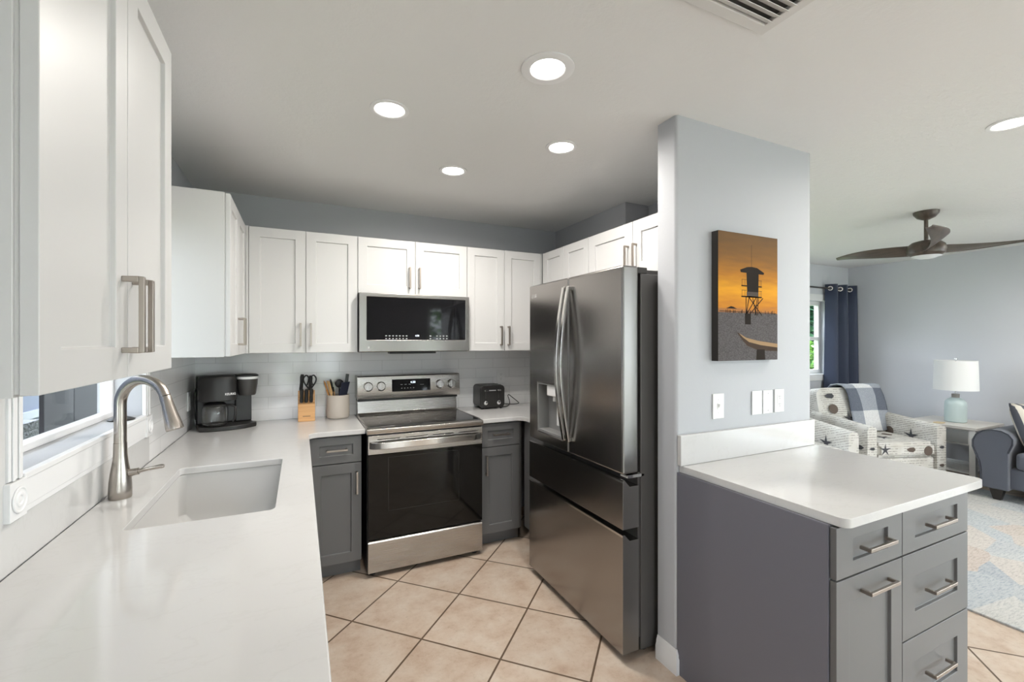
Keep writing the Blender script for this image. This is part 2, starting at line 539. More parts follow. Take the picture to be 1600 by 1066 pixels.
# unseen glazed openings, all but the first door added for daylight
d1 = bpy.data.objects.new('door_1', None); COL.objects.link(d1); d1['kind'] = 'structure'
d1.location = (0, YR - .1, 0)
window_sash(d1, 2.43, 3.41, 0, 2.2, 0, .05, .07); window_sash(d1, 3.41, 4.40, 0, 2.2, .05, .05, .07)
w4 = bpy.data.objects.new('added_window_4', None); COL.objects.link(w4); w4['kind'] = 'structure'  # unseen window, added for more living room daylight
w4.location = (0, YF, 0)
window_sash(w4, 2.75, 3.6, .62, 2.15, .05, .05, .055); window_sash(w4, 3.6, 4.45, .62, 2.15, .05, .05, .055)
d2 = bpy.data.objects.new('added_door_2', None); COL.objects.link(d2); d2['kind'] = 'structure'  # unseen sliding door, added to brighten the living room
d2.location = (XE + .1, 0, 0); d2.rotation_euler = (0, 0, R(90))
window_sash(d2, -2.95, -1.6, 0, 2.13, 0, .05, .07); window_sash(d2, -1.6, -.25, 0, 2.13, .05, .05, .07)
d3 = bpy.data.objects.new('added_door_3', None); COL.objects.link(d3); d3['kind'] = 'structure'  # unseen glass door, added to light the backsplash
d3.location = (0, YR - .1, 0)
window_sash(d3, -.50, .175, 0, 2.13, 0, .05, .07); window_sash(d3, .175, .85, 0, 2.13, .05, .05, .07)
w3 = bpy.data.objects.new('added_window_3', None); COL.objects.link(w3); w3['kind'] = 'structure'  # unseen glazing, added and widened for living room daylight
w3.location = (0, YR - .1, 0)
window_sash(w3, 4.60, 5.55, .0, 2.2, 0, .05, .07); window_sash(w3, 5.55, 6.5, .0, 2.2, .05, .05, .07)

# ------------------------------------------------------------------ cabinets
def shaker(bm, x0, x1, z0, z1, y=0., t=.019, rail=.06, rec=.009, rail_top=None):
    """shaker panel, front at y, back at y+t"""
    rt = rail if rail_top is None else rail_top
    O = [(x0, z0), (x1, z0), (x1, z1), (x0, z1)]
    I = [(x0 + rail, z0 + rt), (x1 - rail, z0 + rt), (x1 - rail, z1 - rt), (x0 + rail, z1 - rt)]
    e = .0015
    J = [(x0 + rail + e, z0 + rt + e), (x1 - rail - e, z0 + rt + e), (x1 - rail - e, z1 - rt - e), (x0 + rail + e, z1 - rt - e)]
    vo = [bm.verts.new((u, y, v)) for u, v in O]; vi = [bm.verts.new((u, y, v)) for u, v in I]
    vj = [bm.verts.new((u, y + rec, v)) for u, v in J]; vb = [bm.verts.new((u, y + t, v)) for u, v in O]
    for k in range(4):
        q = (k + 1) % 4
        bm.faces.new((vo[k], vo[q], vi[q], vi[k])); bm.faces.new((vi[k], vi[q], vj[q], vj[k]))
        bm.faces.new((vo[q], vo[k], vb[k], vb[q]))
    bm.faces.new(vj); bm.faces.new(vb[::-1])


def pull(parent, x, z, y=0., length=.15, vertical=True, proj=.034, w=.011):
    """square bar pull standing off the face at y; centre (x, z)"""
    b = B(); h = length / 2
    if vertical:
        box(b, x - w / 2, x + w / 2, y - proj, y - proj + .009, z - h, z + h)
        for s in (-1, 1):
            z0, z1 = sorted((z + s * h, z + s * (h - .010))); box(b, x - w / 2, x + w / 2, y - proj + .009, y, z0, z1)
    else:
        box(b, x - h, x + h, y - proj, y - proj + .009, z - w / 2, z + w / 2)
        for s in (-1, 1):
            x0, x1 = sorted((x + s * h, x + s * (h - .010))); box(b, x0, x1, y - proj + .009, y, z - w / 2, z + w / 2)
    bmesh.ops.remove_doubles(b, verts=b.verts, dist=1e-5)
    return obj('handle', b, nickel, parent, .0012)


def wall_cabinet(label, loc, rz, w, h, depth, doors, bottom_side=0.0, handle_z=.12, fill=None, rail=.058, hl=.145):
    """front plane at local y=0. doors: list of (x0, x1, handle_x or None)"""
    t = thing('wall_cabinet', label, 'cabinet', loc, rz, 'white wall cabinets')
    bx('cabinet_box', white, t, 0, w, .024, depth, 0, h, .001)
    bx('gap_fill_strip', white, t, .004, w - .004, .0195, .0239, .004, h - .004)  # added white strip that lightens the shaded gap behind the doors
    if fill: bx('filler_strip', white, t, fill[0], fill[1], .003, .0238, .001, h - .001, .001)
    for x0, x1, hx in doors:
        b = B(); shaker(b, x0 + .0015, x1 - .0015, .002, h - .003, 0, rail=rail)
        d = obj('door', b, white, t, .0015)
        if hx is not None: pull(d, hx, handle_z, 0, hl)
    return t


UZ0, UZ1 = 1.383, 2.152
UD = YB - 3.094 - .001
# back run
wall_cabinet('white two door wall cabinet over the knife block and crock', (-.297, 3.094, UZ0), 0, .6385, UZ1 - UZ0, UD,
             [(.016, .328, .298), (.328, .6385, .357)], fill=(0, .0155), handle_z=.115)
wall_cabinet('short white two door cabinet directly over the microwave', (.3425, 3.094, 1.776), 0, .762, UZ1 - 1.776, UD,
             [(0, .3815, .340), (.3815, .762, .408)], handle_z=.118)
wall_cabinet('white two door wall cabinet right of the microwave over the toaster', (1.1055, 3.094, UZ0), 0, .628, UZ1 - UZ0, UD,
             [(0, .300, .268), (.300, .615, .331)], handle_z=.115, fill=(.6155, .628))
# left run: local x -> +Y, front looks +X
wall_cabinet('white wall cabinet in the far left corner above the coffee maker', (-.297, 2.449, UZ0), R(90), .6445, UZ1 - UZ0, -XL - .297 - .001,
             [(0, .3215, .295), (.3215, .643, .348)], handle_z=.125)
wall_cabinet('large white wall cabinet at near left, left of the window', (-.297, .761, UZ0 + .004), R(90), .640, 2.190 - UZ0, -XL - .297 - .001,
             [(0, .320, .290), (.320, .640, .346)], handle_z=.120, hl=.142)
# right run: local x -> -Y, front looks -X
wall_cabinet('white corner wall cabinet between back run and refrigerator top', (1.735, 3.0935, UZ0), R(-90), .628, UZ1 - UZ0, XR - 1.735 - .001,
             [(.016, .320, None), (.320, .628, None)], fill=(0, .0155))
wall_cabinet('white two door cabinet above the refrigerator', (1.735, 2.4645, 1.835), R(-90), .8745, UZ1 - 1.835, XR - 1.735 + .17,
             [(0, .4345, .400), (.4345, .8745, .469)], handle_z=.107, rail=.07)


def base_body(t, w, depth, kick=True, top=.880):
    if kick:
        bx('cabinet_box', gray, t, 0, w, .022, depth, .095, top, .001)
        bx('toe_kick', gray, t, 0, w, .075, .09, 0, .0948, 0)
    else:
        bx('cabinet_box', gray, t, 0, w, .022, depth, 0, top, .001)


def front(t, name, x0, x1, z0, z1, handle=None, rail=.055, rail_top=None, hl=.12):
    b = B(); shaker(b, x0, x1, z0, z1, 0, t=.020, rail=rail, rail_top=rail_top, rec=.010)
    d = obj(name, b, gray, t, .0015)
    if handle: pull(d, handle[0], handle[1], 0, hl, handle[2])
    return d


YF0 = 2.905    # base cabinet front plane, back run
BD = YB - YF0 - .010
t = thing('base_cabinet', 'gray base cabinet with drawer and door left of the range', 'cabinet', (.05, YF0, 0), 0, 'gray base cabinets')
base_body(t, .295, BD)
front(t, 'drawer', .002, .293, .712, .872, (.150, .795, False), .05, .048)
front(t, 'door', .002, .293, .10, .706, (.265, .585, True), .06, hl=.135)
t = thing('base_cabinet', 'narrow gray base cabinet with drawer and door right of the range', 'cabinet', (1.140, YF0, 0), 0, 'gray base cabinets')
base_body(t, .325, BD)
front(t, 'drawer', .002, .300, .712, .872, (.150, .795, False), .05, .048)
front(t, 'door', .002, .300, .10, .706, (.036, .585, True), .06, hl=.135)
t = thing('base_cabinet', 'plain gray corner base cabinet tucked beside the refrigerator', 'cabinet', (1.467, YF0 + .02, 0), R(-90), 'gray base cabinets')
base_body(t, YF0 + .02 - 2.512, XR - 1.467 - .012)
# left run: fronts look +X, hidden below the counter edge but mirrored in the steel
names = ['gray base cabinet under the near end of the left counter', 'gray base cabinet under the kitchen sink', 'gray blind corner base cabinet below the coffee maker']
for (y0, y1), nm in zip([(.36, 1.48), (1.482, 2.50), (2.502, 3.485)], names):
    t = thing('base_cabinet', nm, 'cabinet', (.015, y0, 0), R(90), 'gray base cabinets')
    w = y1 - y0
    top = .640 if 'sink' in nm else .880
    base_body(t, w, .63, top=top)
    if 'sink' in nm: bx('front_rail', gray, t, 0, w, .022, .045, .641, .880)
    if 'corner' not in nm:
        front(t, 'door', .002, w / 2 - .001, .10, .872, (w / 2 - .035, .70, True))
        front(t, 'door', w / 2 + .001, w - .002, .10, .872, (w / 2 + .035, .70, True))

# ------------------------------------------------------------------ countertops
CX, CY_ = .0456, 2.885
SINK = (-.465, -.075, 1.640, 2.335)
outer = [(XL + .009, .33), (CX - .01, .33), (CX, .34)] + [(CX, CY_ - .05)] + arc(CX + .05, CY_ - .05, .05, 180, 90, 6)[1:] + [(.3655, CY_), (.3655, YB - .009), (XL + .009, YB - .009)]
b = B(); poly_slab(b, outer, [rrect(*SINK, .02, 4)], .882, CT)
o = obj('countertop', b, quartz, None, .004, 2)
tag(o, 'white quartz L shaped countertop with sink cutout along left and back walls', 'countertop')
outer = [(1.1285, CY_), (1.41, CY_)] + arc(1.41, CY_ - .06, .06, 90, 0, 6)[1:] + [(1.47, 2.513), (XR - .001, 2.513), (XR - .001, YB - .009), (1.1285, YB - .009)]
outer = [(1.1285, CY_), (1.40, CY_)] + arc(1.40, CY_ - .055, .055, 90, 0, 6)[1:] + [(1.455, 2.513), (XR - .001, 2.513), (XR - .001, YB - .009), (1.1285, YB - .009)]
b = B(); poly_slab(b, outer, [], .882, CT)
o = obj('countertop', b, quartz, None, .004, 2)
tag(o, 'short white quartz countertop between range and refrigerator under the toaster', 'countertop')

# peninsula
IX0, IX1, IY0 = 1.4985, 2.372, .815
t = thing('base_cabinet', 'gray peninsula base cabinet with drawers and pull out door', 'cabinet', (IX0, IY0, 0), 0, 'gray base cabinets')
wI = IX1 - IX0
dI = SY0 - IY0 - .001
bx('cabinet_box', gray, t, .006, wI, .022, dI, .095, .8815, .001)
bx('side_panel', side_gray, t, -.006, .0055, .0215, dI, .0, .8815, .001)
bx('toe_kick', gray, t, .006, wI, .08, .095, 0, .0948)
xm = .385
front(t, 'drawer', .000, xm, .714, .876, (.205, .795, False), .09, .045, hl=.16)
front(t, 'drawer', xm + .003, wI, .714, .876, (.62, .795, False), .085, .045, hl=.16)
front(t, 'door', .000, xm, .10, .708, (.215, .655, False), .07, .075, hl=.17)
front(t, 'drawer', xm + .003, wI, .412, .708, (.62, .56, False), .085, .085, hl=.16)
front(t, 'drawer', xm + .003, wI, .10, .407, (.62, .26, False), .085, .085, hl=.16)

tI = thing('countertop', 'white quartz peninsula countertop with low backsplash on the wall end', 'countertop', (1.505, .788, 0))
o_ = arc(.03, .03, .03, 180, 270, 5) + arc(.942 - .035, .035, .035, 270, 360, 5) + [(.942, SY0 - .788 - .001), (0, SY0 - .788 - .001)]
b = B(); poly_slab(b, o_, [], .882, CT); obj('slab', b, quartz, tI, .008, 3)
b = B(); box(b, -.012, .938, SY0 - .788 - .0225, SY0 - .788 - .001, CT + .0005, 1.045); obj('backsplash', b, quartz, tI, .003)

# ------------------------------------------------------------------ sink and faucet
t = thing('sink', 'white rectangular undermount sink set in the left countertop', 'sink', ((SINK[0] + SINK[1]) / 2, (SINK[2] + SINK[3]) / 2, .66))
hx, hy = (SINK[1] - SINK[0]) / 2 + .004, (SINK[3] - SINK[2]) / 2 + .004
b = B()
inn = rrect(-hx, hx, -hy, hy, .03, 5); out_ = rrect(-hx - .018, hx + .018, -hy - .018, hy + .018, .04, 5)
fl = rrect(-hx + .02, hx - .02, -hy + .02, hy - .02, .05, 5)
ring = lambda pts, z: [b.verts.new((x, y, z)) for x, y in pts]
r1, r2, r3, r4, r5 = ring(inn, .2215), ring(inn, .05), ring(fl, .018), ring(out_, .2215), ring(out_, 0)
n = len(inn)
for A, C in ((r4, r1), (r1, r2), (r2, r3), (r5, r4)):
    for k in range(n): b.faces.new((A[k], A[(k + 1) % n], C[(k + 1) % n], C[k]))
b.faces.new(r3); b.faces.new(r5[::-1])
obj('basin', b, sink_m, t, 0)
b = B(); lathe(b, [(.055, 0), (.055, .004), (.045, .005), (.035, .001), (0, .001)], (0, .12, .0185)); obj('drain', b, chrome, t)

t = thing('faucet', 'brushed nickel gooseneck pull down faucet behind the sink', 'faucet', (-.566, 1.985, CT + .0005), R(-30))
b = B()
lathe(b, [(.0315, 0), (.0325, .004), (.0325, .03), (.031, .06), (.0275, .09), (.0225, .12), (.0195, .15), (.0188, .19), (.0188, .1915)], n=36)
obj('faucet_body', b, satin, t)
b = B()
RA = .086; zc = .326
pts = [(0, 0, .192), (0, 0, .25), (0, 0, .30)] + [(RA - RA * cos(R(a)), 0, zc + RA * sin(R(a))) for a in range(0, 165, 10)]
tube(b, pts, [.0178] * 3 + [.0178 - .0012 * i / 17 for i in range(17)], 20)
obj('spout', b, satin, t)
a = R(162); pe = Vector((RA - RA * cos(a), 0, zc + RA * sin(a))); dd = Vector((sin(a), 0, cos(a))).normalized()
b = B()
tube(b, [pe + dd * s for s in (-.002, 0, .02, .055, .088, .108, .116, .118)], [.0165, .0172, .0178, .0205, .0245, .0265, .0262, .024], 24)
obj('spray_head', b, satin, t)
b = B()
tube(b, [(.026, -.004, .085), (.052, -.006, .088)], [.013, .012], 16)
tube(b, [(.046, -.006, .088), (.062, -.010, .091), (.092, -.013, .096), (.120, -.016, .100), (.127, -.0165, .100)], [.0095, .0068, .0068, .008, .006], 12)
obj('lever_handle', b, satin, t, rot=(0, 0, R(30)))

b = B()
lathe(b, [(0, 0), (.043, 0), (.046, .004), (.036, .009), (.016, .016), (.009, .03), (.012, .035), (.008, .040), (0, .041)], n=28)
o = obj('sink_stopper', b, blackp, loc=(XL - .035, 2.325, 1.1355))
tag(o, 'black rubber sink stopper on the window sill behind the faucet', 'sink stopper')

# ------------------------------------------------------------------ range
RX, RY = .3686, 2.834
t = thing('range', 'stainless electric range with black glass oven door', 'stove', (RX, RY, 0))
RWD = .757
bx('body', black_m, t, .001, RWD - .001, .030, .64, .030, .884, .002)
for x in (.04, RWD - .04):
    for y in (.06, .58):
        b = B(); cyl(b, (x, y, 0), (x, y, .0298), .016); obj('foot', b, blackp, t)
b = B()
prism(b, [(.0, .032), (.0, .215), (.014, .228), (.0295, .228), (.0295, .032)], 'x', .004, RWD - .003)
obj('storage_drawer', b, steel, t, .003)
od = thing('oven_door', '', ''); del od['label']; del od['category']; od.parent = t
bx('door_glass', oven_glass, od, .004, RWD - .004, .001, .0295, .236, .758, .002)
b = B()
slab(b, 'y', .0, .0295, (.004, RWD - .004, .759, .874), [(.06 + i * .175, .06 + i * .175 + .14, .846, .851) for i in range(4)])
obj('door_band', b, steel, od, .002)
bx('vent_backing', black_m, od, .05, RWD - .05, .012, .024, .842, .855)
b = B()
P = [(.012, -.004), (.03, -.030), (.075, -.047), (RWD - .075, -.047), (RWD - .03, -.030), (RWD - .012, -.004)]
Q = [(.012, .0005), (.045, -.010), (.085, -.025), (RWD - .085, -.025), (RWD - .045, -.010), (RWD - .012, .0005)]
vs = [[b.verts.new((x, y, z)) for x, y in pl] for pl, z in ((P, .797), (P, .836), (Q, .838), (Q, .795))]
for k in range(4):
    A, C = vs[k], vs[(k + 1) % 4]
    for i in range(5): b.faces.new((A[i], A[i + 1], C[i + 1], C[i]))
for e in (0, 5): b.faces.new([v[e] for v in vs])
obj('oven_handle', b, bright_steel, od, .003)
# oven racks behind the glass read as faint lines: printed window border
b = B(); slab(b, 'y', .0004, .0009, (.125, RWD - .17, .40, .735), [(.128, RWD - .173, .403, .732)]); obj('window_border', b, mat('oven_window_tint', (.02, .02, .018), .2), od)
b = B(); prism(b, [(-.004, .884), (-.008, .890), (-.008, .914), (0, .9195), (.05, .9195), (.05, .884)], 'x', -.0025, RWD + .001); obj('front_trim', b, steel, t, .002)
bx('cooktop', cooktop_glass, t, .010, RWD - .012, .0505, .572, .905, .9205, .001)
bx('cooktop_trim', steel, t, -.0025, .0098, .0505, .572, .900, .9225, .001); bx('cooktop_trim', steel, t, RWD - .0118, RWD + .001, .0505, .572, .900, .9225, .001)
for cxx, cyy, rr in ((.20, .17, .10), (.56, .17, .085), (.20, .42, .075), (.56, .42, .10)):
    b = B(); slab_r = [(rr, .9206), (rr + .0012, .9206)]
    lathe(b, [(rr, 0), (rr, .0003), (rr + .0015, .0003), (rr + .0015, 0), (rr, 0)], (cxx, cyy, .9206), 48, closed_ends=False); obj('burner_ring', b, mat('burner_print', (.06, .06, .06), .3), t)
b = B(); prism(b, [(.520, .921), (.545, .934), (.556, 1.020), (.66, 1.020), (.66, .90), (.5725, .90), (.5725, .921)], 'x', .004, RWD - .008)
obj('backguard_riser', b, steel, t, .002)
bx('backguard_gap', black_m, t, .004, RWD - .008, .53, .655, 1.0205, 1.040)
b = B(); prism(b, [(.490, 1.040), (.486, 1.048), (.506, 1.200), (.514, 1.206), (.655, 1.206), (.655, 1.040)], 'x', -.004, RWD + .002); bgd = obj('backguard', b, steel, t, .003)


def bgy(z): return .486 + (z - 1.048) * .02 / .152


tilt = math.atan2(.02, .152)
for x in (.070, .160, .598, .690):
    kz = 1.128
    b = B()
    M_ = Matrix.Translation((x, bgy(kz) - .0006, kz)) @ Matrix.Rotation(R(90) - tilt, 4, 'X')
    lathe(b, [(.0345, 0), (.0345, .004), (.030, .0065), (.0285, .020), (.0265, .023), (0, .023)], n=32)
    box(b, -.006, .006, -.027, .027, .0225, .032)
    bmesh.ops.transform(b, matrix=M_, verts=b.verts)
    obj('knob', b, bright_steel, t, .001)
zc_ = 1.130
b = B(); box(b, .238, .525, -.0022, .004, -.045, .045); dp = obj('display', b, blackglass, t, .001, loc=(0, bgy(zc_), zc_), rot=(-tilt, 0, 0))
text_mesh('clock_digits', '4:30', .022, led, dp, (.392, -.0024, .020), FRONT)
for i in range(5): bx('button_mark', printm, dp, .305 + i * .022, .312 + i * .022, -.0027, -.0022, -.024, -.019)
for i in range(3): bx('button_mark', printm, dp, .30 + i * .03, .315 + i * .03, -.0027, -.0022, .004, .007)
bx('button_mark', printm, dp, .445, .475, -.0027, -.0022, .0, .0015)

# ------------------------------------------------------------------ microwave
t = thing('microwave', 'over the range stainless microwave with black glass door', 'microwave', (.345, 3.036, 1.3835))
MW = .756
bx('body', black_m, t, .004, MW - .004, .034, YB - 3.036 - .010, .0, .3915, .002)
b = B(); slab(b, 'y', 0, .033, (0, MW, .003, .391), [(.047, MW - .030, .082, .366)]); obj('door_frame', b, msteel, t, .004)
dg = bx('door_glass', blackglass, t, .0475, MW - .0305, .002, .02, .0825, .3655, .001)
for r_ in range(2):
    for x in [.165 + i * .0225 for i in range(7)] + [.465 + i * .0235 for i in (0, 2, 3, 4, 5)]:
        bx('button_mark', printm, dg, x, x + .011, .0016, .0021, .106 - r_ * .018, .112 - r_ * .018)
text_mesh('clock_digits', '4:30', .016, led, dg, (.378, .0014, .110), FRONT)
b = B(); lathe(b, [(0, 0), (.008, 0), (.008, .0008), (0, .0008)], n=20)
bmesh.ops.transform(b, matrix=Matrix.Translation((.060, -.0001, .030)) @ Matrix.Rotation(R(90), 4, 'X'), verts=b.verts)
obj('badge', b, printm, t)
bx('vent_grille', black_m, t, .20, .52, .035, .12, -.012, -.0003, .003)

# ------------------------------------------------------------------ refrigerator
FX, FY1 = 1.311, 2.505
t = thing('refrigerator', 'stainless french door refrigerator with two bottom drawers', 'refrigerator', (FX, FY1, 0), R(-90))
FW = .908
bx('body', fside, t, .006, FW - .006, .108, .78, .030, 1.770, .004)
for x in (.06, FW - .06):
    b = B(); cyl(b, (x, .16, 0), (x, .16, .0298), .022); obj('foot', b, blackp, t)
bx('base_grille', black_m, t, .01, FW - .01, .05, .1075, .032, .09)


def edge_mat(bm):
    """the returns of a door or drawer are duller than its brushed front"""
    bm.normal_update()
    for f in bm.faces:
        if abs(f.normal.x) > .7: f.material_index = 1


b = B()
slab(b, 'y', 0, .092, (.001, .452, .852, 1.803), [(.108, .392, .912, 1.205)])
edge_mat(b); ld = obj('door', b, [fsteel, fedge], t, .009, 3)
b = B(); slab(b, 'y', 0, .092, (.456, FW - .001, .852, 1.803)); edge_mat(b); rd = obj('door', b, [fsteel, fedge], t, .012, 4)
# dispenser niche
b = B()
box(b, .1085, .3915, .075, .085, .9125, 1.2045)
box(b, .1085, .112, .004, .075, .9125, 1.2045); box(b, .388, .3915, .004, .075, .9125, 1.2045)
box(b, .112, .388, .004, .075, 1.198, 1.2045); box(b, .112, .388, .004, .075, .9125, .925)
obj('dispenser_niche', b, dispm, ld)
b = B(); box(b, .20, .31, .012, .07, 1.135, 1.196); obj('dispenser_head', b, plast_white, ld, .004)
b = B(); cyl(b, (.255, .035, 1.135), (.255, .035, 1.105), .012); box(b, .243, .267, .055, .062, .96, 1.10); obj('dispenser_paddle', b, plast_white, ld, .001)
# logo: ring badge and letters
b = B(); lathe(b, [(.010, 0), (.0118, 0), (.0118, .0008), (.010, .0008), (.010, 0)], n=24, closed_ends=False)
box(b, -.001, .001, -.006, .006, 0, .0008); box(b, 0, .006, -.001, .001, 0, .0008)
bmesh.ops.transform(b, matrix=Matrix.Translation((.048, -.0002, 1.735)) @ Matrix.Rotation(R(90), 4, 'X'), verts=b.verts)
obj('badge', b, chrome, ld)
text_mesh('badge_letters', 'LG', .026, chrome, ld, (.083, -.0006, 1.735), FRONT, bold=.0006)


def fr_handle(parent, x):
    b = B(); rings = []
    z0, z1 = .918, 1.752
    for i in range(25):
        s = i / 24; z = z0 + (z1 - z0) * s
        bow = .022 + .050 * sin(pi * s)
        hw = .0125
        rings.append([b.verts.new(p) for p in ((x - hw, -bow, z), (x + hw, -bow, z), (x + hw, -bow + .016, z), (x - hw, -bow + .016, z))])
    for A, C in zip(rings, rings[1:]):
        for k in range(4): b.faces.new((A[k], A[(k + 1) % 4], C[(k + 1) % 4], C[k]))
    b.faces.new(rings[0]); b.faces.new(rings[-1])
    for z in (z0 + .012, z1 - .012): box(b, x - .008, x + .008, -.012, 0, z - .011, z + .011)
    obj('handle', b, bright_steel, parent, .004, 3)


fr_handle(ld, .434); fr_handle(rd, .478)


def fr_drawer(z0, z1):
    b = B()
    prism(b, [(0, z0), (0, z1 - .003), (.003, z1), (.012, z1), (.040, z1 - .030), (.092, z1 - .030), (.092, z0)], 'x', .001, FW - .001)
    edge_mat(b); d = obj('drawer', b, [fsteel, fedge], t, .004, 2)
    b = B(); prism(b, [(-.0018, z1 - .009), (-.0018, z1 + .0005), (.004, z1 + .0018), (.014, z1 + .001), (.014, z1 + .0002), (-.0002, z1 - .0004), (-.0002, z1 - .009)], 'x', .001, FW - .001)
    obj('drawer_lip', b, bright_steel, d)
    return d


fr_drawer(.604, .826); fr_drawer(.040, .580)
bx('drawer_recess', fside, t, .012, FW - .012, .094, .1078, .045, .85)
bx('hinge', chrome, t, FW - .055, FW - .006, .03, .13, .832, .846, .001)
b = B(); box(b, FW - .055, FW - .010, .094, .150, 1.7706, 1.800); obj('hinge', b, darkp, t, .003)
bx('hinge_cover', fside, t, .02, FW - .06, .13, .30, 1.7705, 1.80, .004)

# ------------------------------------------------------------------ things on the counters
t = thing('coffee_maker', 'black drip and pod coffee maker with glass carafe in the corner', 'coffee maker', (-.425, 3.315, CT + .0005), R(14)); t.scale = (.90, .96, .98)
b = B()
base = [(-.165, .13), (-.165, -.09), (-.10, -.125), (.0, -.135), (.10, -.12), (.175, -.075), (.185, -.03), (.165, .0), (.165, .13)]
prism(b, base[::-1], 'z', 0, .028); obj('base', b, blackp, t, .006)
b = B(); prism(b, [(-.165, .03), (-.165, .13), (.165, .13), (.165, .045), (.13, .035)], 'z', .0282, .335)
obj('water_column', b, blackp, t, .01)
b = B()
hd = [(-.165, .029), (-.163, -.07), (-.13, -.105), (-.06, -.12), (.015, -.115), (.05, -.095), (.06, -.05), (.06, .029)]
vz = [(.182, 1.), (.30, 1.), (.322, .985), (.336, .93), (.342, .80)]
rings = []
for z, s in vz: rings.append([b.verts.new((-.052 + (x + .052) * s, -.03 + (y + .03) * s, z)) for x, y in hd])
for A, C in zip(rings, rings[1:]):
    for k in range(8): b.faces.new((A[k], A[(k + 1) % 8], C[(k + 1) % 8], C[k]))
b.faces.new(rings[0][::-1]); b.faces.new(rings[-1])
bh = obj('brew_head', b, blackp, t, .006)
text_mesh('brand_letters', 'KEURIG', .019, plast_white, bh, (.012, -.1165, .225), (R(90), 0, R(10)), bold=.0004)
b = B()
lathe(b, [(.0, .205), (.05, .205), (.055, .215), (.064, .275), (.066, .310), (.0, .310)], (.125, -.035, 0), 28); obj('pod_head', b, darkp, t)
b = B(); lathe(b, [(.068, .3105), (.070, .314), (.070, .326), (.0, .326)], (.125, -.035, 0), 28); obj('pod_band', b, plast_white, t)
b = B(); lathe(b, [(.070, .3265), (.069, .336), (.055, .343), (0, .346)], (.125, -.035, 0), 28); obj('pod_lid', b, blackp, t)
b = B(); box(b, .060, .16, .01, .046, .03, .30); obj('pod_column', b, blackp, t, .006)
b = B(); lathe(b, [(0, .030), (.066, .030), (.074, .038), (.077, .10), (.076, .135), (.066, .150), (.063, .150), (.073, .134), (.074, .10), (.071, .041), (.064, .034), (0, .034)], (-.068, -.045, 0), 32, closed_ends=False)
cf = obj('carafe', b, glass_m, t)
b = B(); lathe(b, [(.066, .151), (.068, .158), (.05, .170), (0, .170)], (-.068, -.045, 0), 28)
obj('carafe_lid', b, blackp, cf, .002)
b = B(); tube(b, [(-.006, -.065, .150), (.022, -.080, .154), (.044, -.088, .140), (.046, -.088, .10), (.040, -.086, .06), (.030, -.082, .048)], [.010] * 6, 10, sx=1, sy=.7); obj('carafe_handle', b, blackp, cf)
# cord to outlet
b = B()
pc = [(-.16, .02, .155), (-.185, -.03, .235), (-.195, -.085, .275), (-.20, -.14, .262), (-.203, -.16, .225), (-.208, -.165, .19)]
pc = [(-.170, .05, .06), (-.178, .04, .14), (-.180, .02, .215), (-.176, -.04, .262), (-.172, -.10, .268), (-.170, -.135, .25), (-.172, -.14, .205)]


def smooth_path(pts, n=6):
    pts = [Vector(p) for p in pts]; out = []
    for i in range(len(pts) - 1):
        p0, p1, p2, p3 = pts[max(i - 1, 0)], pts[i], pts[i + 1], pts[min(i + 2, len(pts) - 1)]
        for k in range(n):
            s = k / n
            out.append(.5 * ((2 * p1) + (p2 - p0) * s + (2 * p0 - 5 * p1 + 4 * p2 - p3) * s * s + (3 * p1 - p0 - 3 * p2 + p3) * s ** 3))
    return out + [pts[-1]]


b = B(); tube(b, smooth_path(pc), .0035, 8); obj('power_cord', b, blackp, t)


def outlet(label, loc, rz, rocker=False, kind='outlet', sticking=False, name='outlet_plate', m=plast_white, h=.115):
    t = thing(name, label, 'wall plate', loc, rz)
    bx('plate', m, t, -.036, .036, -.006, 0, -h / 2, h / 2, .002)
    if kind == 'outlet':
        bx('socket_insert', m, t, -.017, .017, -.0078, -.0062, -.034, .034, .001)
        b = B()
        for z in (-.019, .019):
            for x in (-.006, .006): box(b, x - .001, x + .001, -.0083, -.0078, z - .001, z + .006)
            cyl(b, (0, -.0083, z - .008), (0, -.0078, z - .008), .0022, n=10)
        obj('slots', b, darkp, t)
    elif kind == 'toggle':
        b = B(); box(b, -.005, .005, -.016, -.0062, -.002, .012); obj('toggle', b, m, t, .001, rot=(R(8), 0, 0))
        bx('toggle_collar', m, t, -.0085, .0085, -.0075, -.0062, -.015, .016, .001)
        b = B()
        for z in (-.03, .03): cyl(b, (0, -.0072, z), (0, -.0062, z), .003, n=10)
        obj('screw', b, m, t)
    elif kind == 'jack':
        b = B()
        for z in (-.042, .042): cyl(b, (0, -.0072, z), (0, -.0062, z), .003, n=10)
        obj('screw', b, printm, t)
    return t


outlet('white outlet on the tile backsplash above the toaster', (1.55, YB - .0085, 1.155), 0)
outlet('white outlet on the left wall behind the coffee maker', (XL + .0085, 3.30, 1.09), R(90))
wy = SY0 - .0005
outlet('white toggle switch plate alone at left under the beach picture', (1.745, wy, 1.157), 0, kind='toggle', name='switch_plate')
outlet('blank white wall plate, left of the three plates in a row', (2.012, wy, 1.157), 0, kind='blank', name='blank_plate')
outlet('white cable jack plate, middle of the three plates in a row', (2.092, wy, 1.157), 0, kind='jack', name='jack_plate')
outlet('white outlet plate at right end of the three plates in a row', (2.180, wy, 1.158), 0, kind='outlet')

